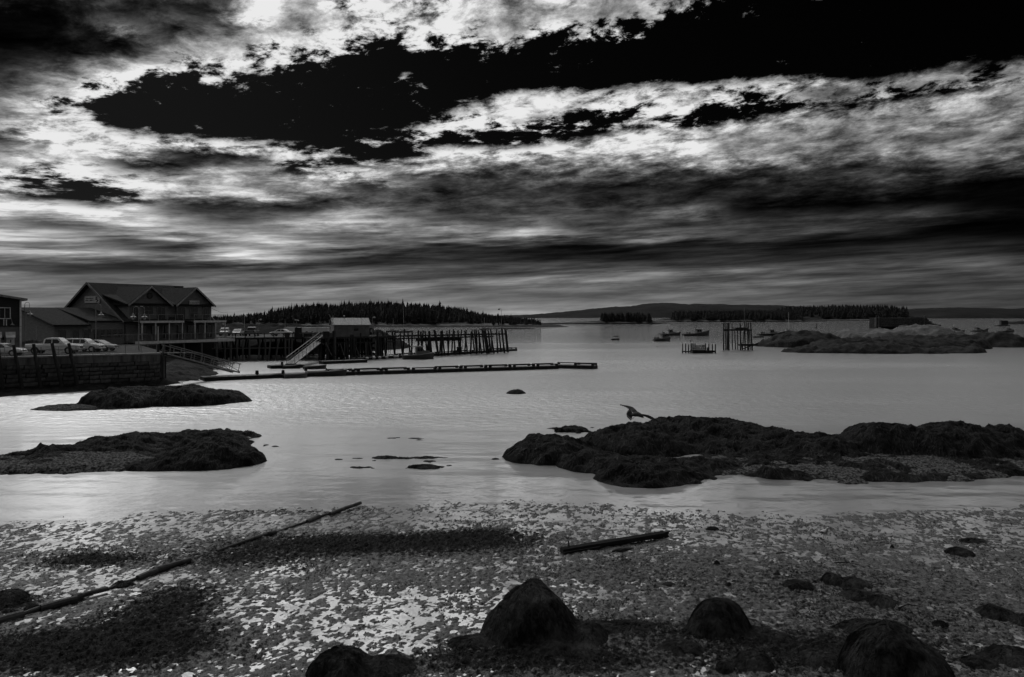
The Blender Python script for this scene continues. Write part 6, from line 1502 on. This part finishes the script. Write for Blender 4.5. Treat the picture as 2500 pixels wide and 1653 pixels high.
    g = G(); g.box((xf + .02, 0, zf[1] + .02), (.14, zf[3] * 2.1, .16)); g.box((c['low'][0][0] - .05, 0, c['low'][0][1]), (.12, c['low'][0][3] * 1.9, .16)); put('bumper', g, M['chrome' if kind == 'pickup' else paint], t)
    if c['bed']:
        g = G(); g.box(((c['bed'][0] + c['bed'][1]) / 2, 0, 1.245), (c['bed'][1] - c['bed'][0], 1.62, .02)); put('truck_bed', g, M['car_dark'], t)
    return t
def at_q(px, py, z=ZQ): return tuple(W3(px, py, z))
vehicle('pickup', at_q(134, 864), math.radians(9), 'car_white', 'white crew-cab pickup parked behind the quay railing', 'pickup_truck', 'pickup')
vehicle('suv', at_q(203, 859), math.radians(3), 'car_white', 'pale estate car half hidden behind the pickup bonnet')
vehicle('sedan', at_q(240, 857), math.radians(-2), 'car_silver', 'silver fastback, last in the row by the terrace')
vehicle('sedan', at_q(6, 869), math.radians(8), 'car_white', 'pale saloon car cut by the left edge')
def at_w(px, Y_): return ((px - 1250) * Y_ / FPX, Y_, ZW)
vehicle('suv', at_w(549, 170), math.radians(-75), 'car_silver', 'boxy estate car on the wharf, next to the balcony end', group='vehicles parked on the wharf')
vehicle('sedan', at_w(581, 170), math.radians(-82), 'car_silver', 'pale-roofed saloon, second on the wharf from the balconies', group='vehicles parked on the wharf')
vehicle('pickup', at_w(616, 168), math.radians(98), 'car_grey', 'grey pickup seen from behind, third on the wharf', 'pickup_truck', 'pickup', group='vehicles parked on the wharf')
vehicle('sedan', at_w(686, 168), math.radians(172), 'car_white', 'white low car side-on, behind the wharf railing', group='vehicles parked on the wharf')
def trailer(px, Y_, L, label):
    t = thing('box_trailer', label, 'trailer', at_w(px, Y_), 0, 'white trailers on the wharf')
    g = G(); g.box((0, 0, 1.0), (L, 2.0, .95)); put('body', g, M['car_white'], t); g = G(); g.box((0, 0, 1.53), (L + .1, 2.1, .1)); put('roof', g, M['white_trim'], t)
    for x in (-L * .3, L * .3):
        g = G(); g.cyl((x, -1.03, .35), (x, -.8, .35), .35, .35, 12); put('wheel', g, M['black'], t)
    g = G(); g.beam((-L / 2 - 1.0, 0, .5), (-L / 2, 0, .5), .1, .1); put('drawbar', g, M['steel_post'], t)
trailer(716, 186, 3.6, 'low white trailer behind the floodlight pole'); trailer(744, 184, 2.4, 'short white trailer between the floodlight pole and the gangway head'); trailer(779, 182, 4.4, 'long white trailer just left of the fish shed')
# covered trailer behind the pickup
loc = at_q(82, 856); t = thing('flat_trailer', 'small trailer loaded with lumpy gear behind the pickup', 'trailer', loc, .15)
g = G(); g.box((0, 0, .65), (2.3, 1.5, .3)); put('bed', g, M['hull_white'], t); g = G()
for i in range(7): g.box((-.9 + (i % 4) * .55, -.3 + .5 * (i // 4), 1.0 + .12 * (i % 3)), (.5, .5, .45 + .1 * (i % 2)), i * .4)
put('load', g, M['grey_wood'], t)['kind'] = 'stuff'
for x in (-.4, .4):
    g = G(); g.cyl((x, -.8, .32), (x, -.62, .32), .32, .32, 12); put('wheel', g, M['black'], t)
t = thing('pole', 'slim dark pole standing in front of the low wing gable', 'pole', at_q(88.5, 848)); g = G(); g.cyl((0, 0, 0), (0, 0, 3.0), .06, .04, 7); g.box((-.08, 0, 2.5), (.10, .05, .5)); put('post', g, M['steel_post'], t)
# fish totes, trap stacks and planks along the wharf and pier edge
M['tote'] = mat('fish tote', .16, .6, .3, 1.2); M['tote_pale'] = mat('pale fish tote', .42, .6, .2, 1.2)
tl = ['stubby dark tote by the railing', 'pale tote near the floodlight pole', 'low dark tote', 'dark tall gear box', 'pale tote near the gangway head', 'grey tote beside the gangway head', 'dark tote left of the shed', 'pale small tote under the railing', 'grey stack at the shed corner', 'dark crate by the wharf corner']
for i, (px, w, h_, m) in enumerate(((701, .9, .9, 'dark_wood'), (741, .6, .95, 'tote_pale'), (730, 2.2, .7, 'tote'), (728, 1.4, 1.9, 'dark_wood'), (764, .55, .9, 'tote_pale'), (772, 1.1, .7, 'tote'), (796, 1.2, 1.2, 'dark_wood'), (719, .4, .6, 'tote_pale'), (803, 1.3, .9, 'tote'), (752, 1.6, .8, 'dark_wood'))):
    p, _ = on_line(px, wl(0, 1.2 + .5 * (i % 3)), WP1 - WP0) if px < 780 else on_line(px, PP0 + PN * .3, PD_)
    g = G(); g.box((0, 0, h_ / 2), (w, .8, h_), .3, .94); g.box((0, 0, h_ + .03), (w * 1.02, .84, .07), .3); o = put('fish_tote', g, M[m]); o.location = (p.x, p.y, ZW); tag(o, tl[i] + ', on the wharf edge', 'tote', 'totes on the wharf edge')

# ================================================================ gulls
M['gull_dark'] = mat('gull plumage in shade', .05, .8, .4, 9); M['gull_white'] = mat('white gull plumage', .55, .8, .15, 9); M['gull_wing'] = mat('grey gull wing', .16, .8, .3, 9); M['bill'] = mat('gull bill', .05, .5, .2, 9)
def loft(g, pts, n=10):
    """pts: (centre, half-width, half-height) rings along a path, closed at both ends"""
    C_ = [Vector(p[0]) for p in pts]; vs = []
    for i, (c, a, b) in enumerate(pts):
        t_ = (C_[min(i + 1, len(pts) - 1)] - C_[max(i - 1, 0)]).normalized(); up = Vector((0, 0, 1)) if abs(t_.z) < .92 else Vector((1, 0, 0)); s_ = t_.cross(up).normalized(); u_ = s_.cross(t_).normalized()
        for k in range(n):
            w = 2 * math.pi * k / n; vs.append(Vector(c) + s_ * (a * math.cos(w)) + u_ * (b * math.sin(w)))
    m = len(pts); g.add(vs, [(i * n + k, i * n + (k + 1) % n, (i + 1) * n + (k + 1) % n, (i + 1) * n + k) for i in range(m - 1) for k in range(n)] + [tuple(range(n - 1, -1, -1)), tuple(range((m - 1) * n, m * n))])
def flying_gull():
    Yg = 24.0; s = Yg / FPX; c = atY(1556, 1010, Yg); t = thing('flying_gull', 'dark gull in flight just above the big ledge, wings spread, tail fanned', 'gull', tuple(c))
    P = lambda px, py, d: Vector(((px - 1556) * s, d, -(py - 1010) * s))
    g = G()
    loft(g, [(P(1539, 1013, .06), .02, .012), (P(1545, 1013, .05), .07, .045), (P(1551, 1012, .02), .085, .07), (P(1557, 1011, -.01), .085, .075), (P(1562, 1013, -.05), .065, .06), (P(1565.5, 1015, -.09), .048, .045), (P(1567.3, 1016.2, -.11), .04, .038), (P(1568.6, 1017.4, -.13), .018, .018)], 10)
    # tail fan with separate feather tips
    for k in range(9):
        a = math.radians(-58 + k * 15); L = .21; root = P(1546, 1012, .05); tip = P(1546, 1012, .06) + Vector((-L * math.cos(a) * .9, .05 - .02 * k, -L * math.sin(a) * .8 - .01)); d = (tip - root).normalized(); w = Vector((d.z, 0, -d.x)) * .020
        g.poly([root - w * .6, tip - w, tip + d * .02, tip + w, root + w * .6], (0, .008, 0))
    # wings: arm, wrist and finger section, trailing edge cut into feathers
    def wing(lead, trail, dth, cuts):
        n = len(lead); up_, lo_ = [], []
        for i in range(n):
            a, b = lead[i], trail[i]; up_.append((a, a.lerp(b, .45) + Vector((0, 0, dth)), b))
        vs = []
        for a, m_, b in up_: vs += [a, m_, b, a + Vector((0, .012, -.012)), m_ + Vector((0, .01, -.016)), b + Vector((0, .004, -.004))]
        fs = []
        for i in range(n - 1):
            o = i * 6; q = o + 6; fs += [(o, o + 1, q + 1, q), (o + 1, o + 2, q + 2, q + 1), (o + 3, q + 3, q + 4, o + 4), (o + 4, q + 4, q + 5, o + 5), (o, q, q + 3, o + 3), (o + 2, o + 5, q + 5, q + 2)]
        fs += [(0, 3, 4, 1), (1, 4, 5, 2), ((n - 1) * 6, (n - 1) * 6 + 1, (n - 1) * 6 + 4, (n - 1) * 6 + 3), ((n - 1) * 6 + 1, (n - 1) * 6 + 2, (n - 1) * 6 + 5, (n - 1) * 6 + 4)]
        g.add(vs, fs)
        for i in range(cuts):
            f = (i + .5) / cuts; j = min(int(f * (n - 1)), n - 2); e = f * (n - 1) - j; b = trail[j].lerp(trail[j + 1], e); a = lead[j].lerp(lead[j + 1], e); d = (b - a).normalized(); al = (trail[j + 1] - trail[j]).normalized() * .016
            g.poly([b - al - d * .02, b + d * .022 - al * .4, b + d * .026 + al * .5, b + al - d * .02], (0, .006, 0))
    wing([P(1558, 1006.5, .02), P(1553, 1000.5, .12), P(1548, 995.8, .22), P(1541, 994, .30), P(1530, 992.6, .37), P(1518, 991.3, .42)], [P(1549, 1009.5, .05), P(1543.5, 1005, .14), P(1539, 1001.5, .24), P(1534.5, 997.8, .31), P(1526.5, 994.6, .37), P(1518.2, 991.9, .42)], .012, 9)
    wing([P(1563, 1010.3, -.04), P(1571, 1009.8, -.16), P(1581, 1011.2, -.26), P(1590, 1015.6, -.33), P(1598, 1021, -.38), P(1605, 1026.3, -.42)], [P(1566.5, 1013.5, -.03), P(1574.5, 1015.8, -.14), P(1583, 1019.5, -.24), P(1591, 1022.3, -.31), P(1597.5, 1025, -.37), P(1604, 1027.2, -.42)], .010, 11)
    put('body', g, M['gull_dark'], t, False)
    g = G(); g.cyl(P(1568.3, 1017, -.125), P(1570.6, 1020.2, -.15), .012, .003, 6); put('bill', g, M['bill'], t)
    g = G(); g.cyl(P(1549, 1019, .02), P(1542.5, 1024.5, .05), .008, .006, 5); put('foot', g, M['bill'], t)
flying_gull()
def standing_gull(px, py, label, rz, size, feeding, m_body, m_wing):
    p = W3(px, py, .02); z = float(FLAT.at(np.array([p.x]), np.array([p.y]))[0]); t = thing('wading_gull', label, 'gull', (p.x, p.y, max(z, -.02)), rz, 'gulls on the mud flat'); t.scale = (size,) * 3
    g = G()
    if feeding: pts = [((-.30, 0, .33), .012, .01), ((-.20, 0, .31), .05, .03), ((-.08, 0, .28), .085, .075), ((.05, 0, .26), .085, .085), ((.14, 0, .26), .06, .065), ((.21, 0, .25), .042, .045), ((.27, 0, .215), .044, .042), ((.31, 0, .19), .026, .026)]
    else: pts = [((-.27, 0, .20), .012, .01), ((-.18, 0, .22), .05, .03), ((-.07, 0, .25), .085, .08), ((.04, 0, .28), .085, .09), ((.11, 0, .35), .055, .06), ((.135, 0, .41), .042, .045), ((.16, 0, .445), .046, .045), ((.205, 0, .44), .024, .024)]
    loft(g, pts, 12); put('body', g, M[m_body], t, True)
    for s_ in (-1, 1):
        g = G(); k = .06 if feeding else 0
        g.poly([(.08, s_ * .082, .28), (-.06, s_ * .092, .33 - (.05 if not feeding else 0) + k * .3), (-.36, s_ * .03, .22 + k * 2.2 - .03), (-.20, s_ * .07, .21 + k), (0, s_ * .09, .20)], (0, s_ * .016, 0)); put('wing', g, M[m_wing], t)
        g = G(); g.tube([(.0, s_ * .035, .19), (-.01, s_ * .035, .09), (.0, s_ * .035, .0)], .008, 5); g.poly([(-.015, s_ * .035 - .012, .002), (.06, s_ * .035 - .03, .002), (.06, s_ * .035 + .03, .002), (-.015, s_ * .035 + .012, .002)], (0, 0, .006)); put('leg', g, M['bill'], t)
    g = G(); e = pts[-1][0]; d = Vector((.075, 0, -.05 if feeding else -.012)); g.cyl(e, Vector(e) + d, .013, .004, 6); put('bill', g, M['bill'], t)
standing_gull(1519, 1366, 'dark gull bent over to feed on the mud, beneath the right half of the log', math.radians(176), 1.12, True, 'gull_dark', 'gull_dark')
standing_gull(2013, 1313, 'pale-headed gull standing in a tide pool far out on the right mud', math.radians(-68), 1.0, False, 'gull_white', 'gull_dark')

# ================================================================ broken pipe, log, sticks
M['pipe'] = mat('old pipe', .045, .7, .5, 3, bump=.3); M['log'] = mat('sodden timber', .012, .8, .4, 2, bump=.4, stretch=(.4, 1, 1))
p0 = W3(0, 1512); pipe = thing('outfall_pipe', 'broken line of old pipe running from the left edge down to the water', 'pipe', (p0.x, p0.y, 0))
for (ax, ay, bx, by, r_, lz) in ((-30, 1520, 56, 1497, .125, .10), (100, 1482, 188, 1460, .115, .12), (184, 1456, 262, 1436, .075, .13), (336, 1409, 382, 1392, .10, .10), (390, 1386, 464, 1366, .095, .12), (529, 1344, 628, 1311, .06, .09), (620, 1313, 673, 1298, .085, .10), (750, 1272, 779, 1260, .10, .08), (806, 1253, 880, 1227, .08, .14), (262, 1437, 338, 1410, .05, .05), (464, 1366, 531, 1344, .04, .04), (672, 1299, 752, 1272, .045, .05), (778, 1261, 808, 1252, .05, .06), (54, 1498, 102, 1482, .07, .08)):
    a, b = W3(ax, ay, lz), W3(bx, by, lz); a.z -= r_ * .4; b.z -= r_ * .2; g = G(); g.tube([a, a.lerp(b, .5) + Vector((0, 0, .012)), b], r_, 10); put('pipe_section', g, M['pipe'], pipe, world=True)
for (px, py, r_) in ((188, 1458, .115), (384, 1390, .11), (398, 1386, .11), (660, 1302, .09)):
    a = W3(px, py, .1); d = (W3(462, 1366, .1) - W3(390, 1386, .1)).normalized(); g = G(); g.tube([a - d * .12, a + d * .12], r_, 10); put('pipe_collar', g, M['pipe'], pipe, world=True)
hf = field([dome(52, 105, 1502, h=.16, b=.35), dome(258, 340, 1440, h=.09, b=.4)], .04, (.05, 2), (.03, 7), 88., .25, .3, .06); ledge('weed_heap', 'weed tangled over the gaps of the broken pipe', 'seaweed', hf, M['weed_rock'], (900, .35, .022), 8)
a, b = W3(1371, 1343, .12), W3(1619, 1306, .12); lg = thing('beached_log', 'long dark squared timber lying on the mud near the feeding gull', 'log', (a.x, a.y, 0)); d = (b - a).normalized(); s_ = Vector((d.y, -d.x, 0)).normalized()
g = G(); g.tube([a + Vector((0, 0, -.02)), a.lerp(b, .3) + Vector((0, 0, .0)), a.lerp(b, .7) + Vector((0, 0, .015)), b + Vector((0, 0, .03))], .125, 6, .135); put('timber', g, M['log'], lg, world=True)
g = G(); g.beam(a + d * .0 + s_ * .16 + Vector((0, 0, -.07)), a + d * 1.5 + s_ * .16 + Vector((0, 0, -.05)), .07, .07); g.beam(a + d * .3 + Vector((0, 0, .1)), a + d * .28 + Vector((0, 0, .30)), .05, .04); put('splinter', g, M['log'], lg, world=True); g = G(); g.poly([b + Vector((0, 0, .13)), b + d * .22 + Vector((0, 0, .14)), b + d * .14 + Vector((0, 0, .02)), b + d * .2 + Vector((0, 0, -.06)), b + Vector((0, 0, -.1))], s_ * .12); put('splinter', g, M['log'], lg, world=True)
for ax, ay, bx, by, lab in ((1895, 1351, 1940, 1356, 'thin curved stick lying on the mud, right of the log'), (2068, 1417, 2138, 1423, 'thin stick lying beyond the flat weed mound'), (2195, 1484, 2246, 1480, 'stick poking out of the double weed mound'), (2040, 1374, 2100, 1380, 'faint thin stick far out on the right mud')):
    a, b = W3(ax, ay, .06), W3(bx, by, .06); g = G(); g.tube([a, a.lerp(b, .5) + Vector((0, .12, .03)), b], .024, 6, .012); o = put('stick', g, M['log']); o.location = a; o.data.transform(Matrix.Translation(-a)); tag(o, lab, 'stick', 'sticks on the mud')
# loose weed tufts strewn over the whole flat
def tufts(n, seed):
    rg = np.random.RandomState(seed); x = rg.uniform(-22, 24, n); y = 14 + 22 * rg.rand(n) ** 1.3
    z = FLAT.at(x, y); dr = wf.at(x, y); dens = fbm(x * .8, y * .6, 4, .55, seed=77)
    inshore = y < FPX * EYE / (1262 - HOR) + .4 * dens
    ok = (((z > .002) | ((z > -.035) & inshore & (rg.rand(n) < .55)))) & (rg.rand(n) < np.clip(dr * .8 + dens * 1.4 - .10, .07, 1)); x, y, z = x[ok], y[ok], np.maximum(z[ok], -.006); n = len(x)
    nb = 4; ang = rg.uniform(0, 6.28, (n, nb)); L = rg.uniform(.015, .06, (n, nb)); hh_ = rg.uniform(.006, .035, (n, nb)); w = rg.uniform(.006, .016, (n, nb))
    cx_, sy_ = np.cos(ang), np.sin(ang); B = lambda k, side, zz2: np.stack([x[:, None] + cx_ * L * k - sy_ * w * side, y[:, None] + sy_ * L * k + cx_ * w * side, z[:, None] + zz2], -1)
    co = np.stack([B(0, -1, 0 * hh_), B(0, 1, 0 * hh_), B(.55, .9, hh_), B(.55, -.9, hh_), B(1.1, .3, hh_ * .45), B(1.1, -.3, hh_ * .45)], 2)
    b0 = (np.arange(n * nb) * 6)[:, None]; q = np.concatenate([b0 + np.array([[0, 1, 2, 3]]), b0 + np.array([[3, 2, 4, 5]])], 0)
    return np_mesh(co.reshape(-1, 3), q, M['weed'], False, 'tufts')
o = link('weed_tufts', tufts(100000, 3)); tag(o, 'small dark tufts of seaweed strewn over the mud flat', kind='stuff')
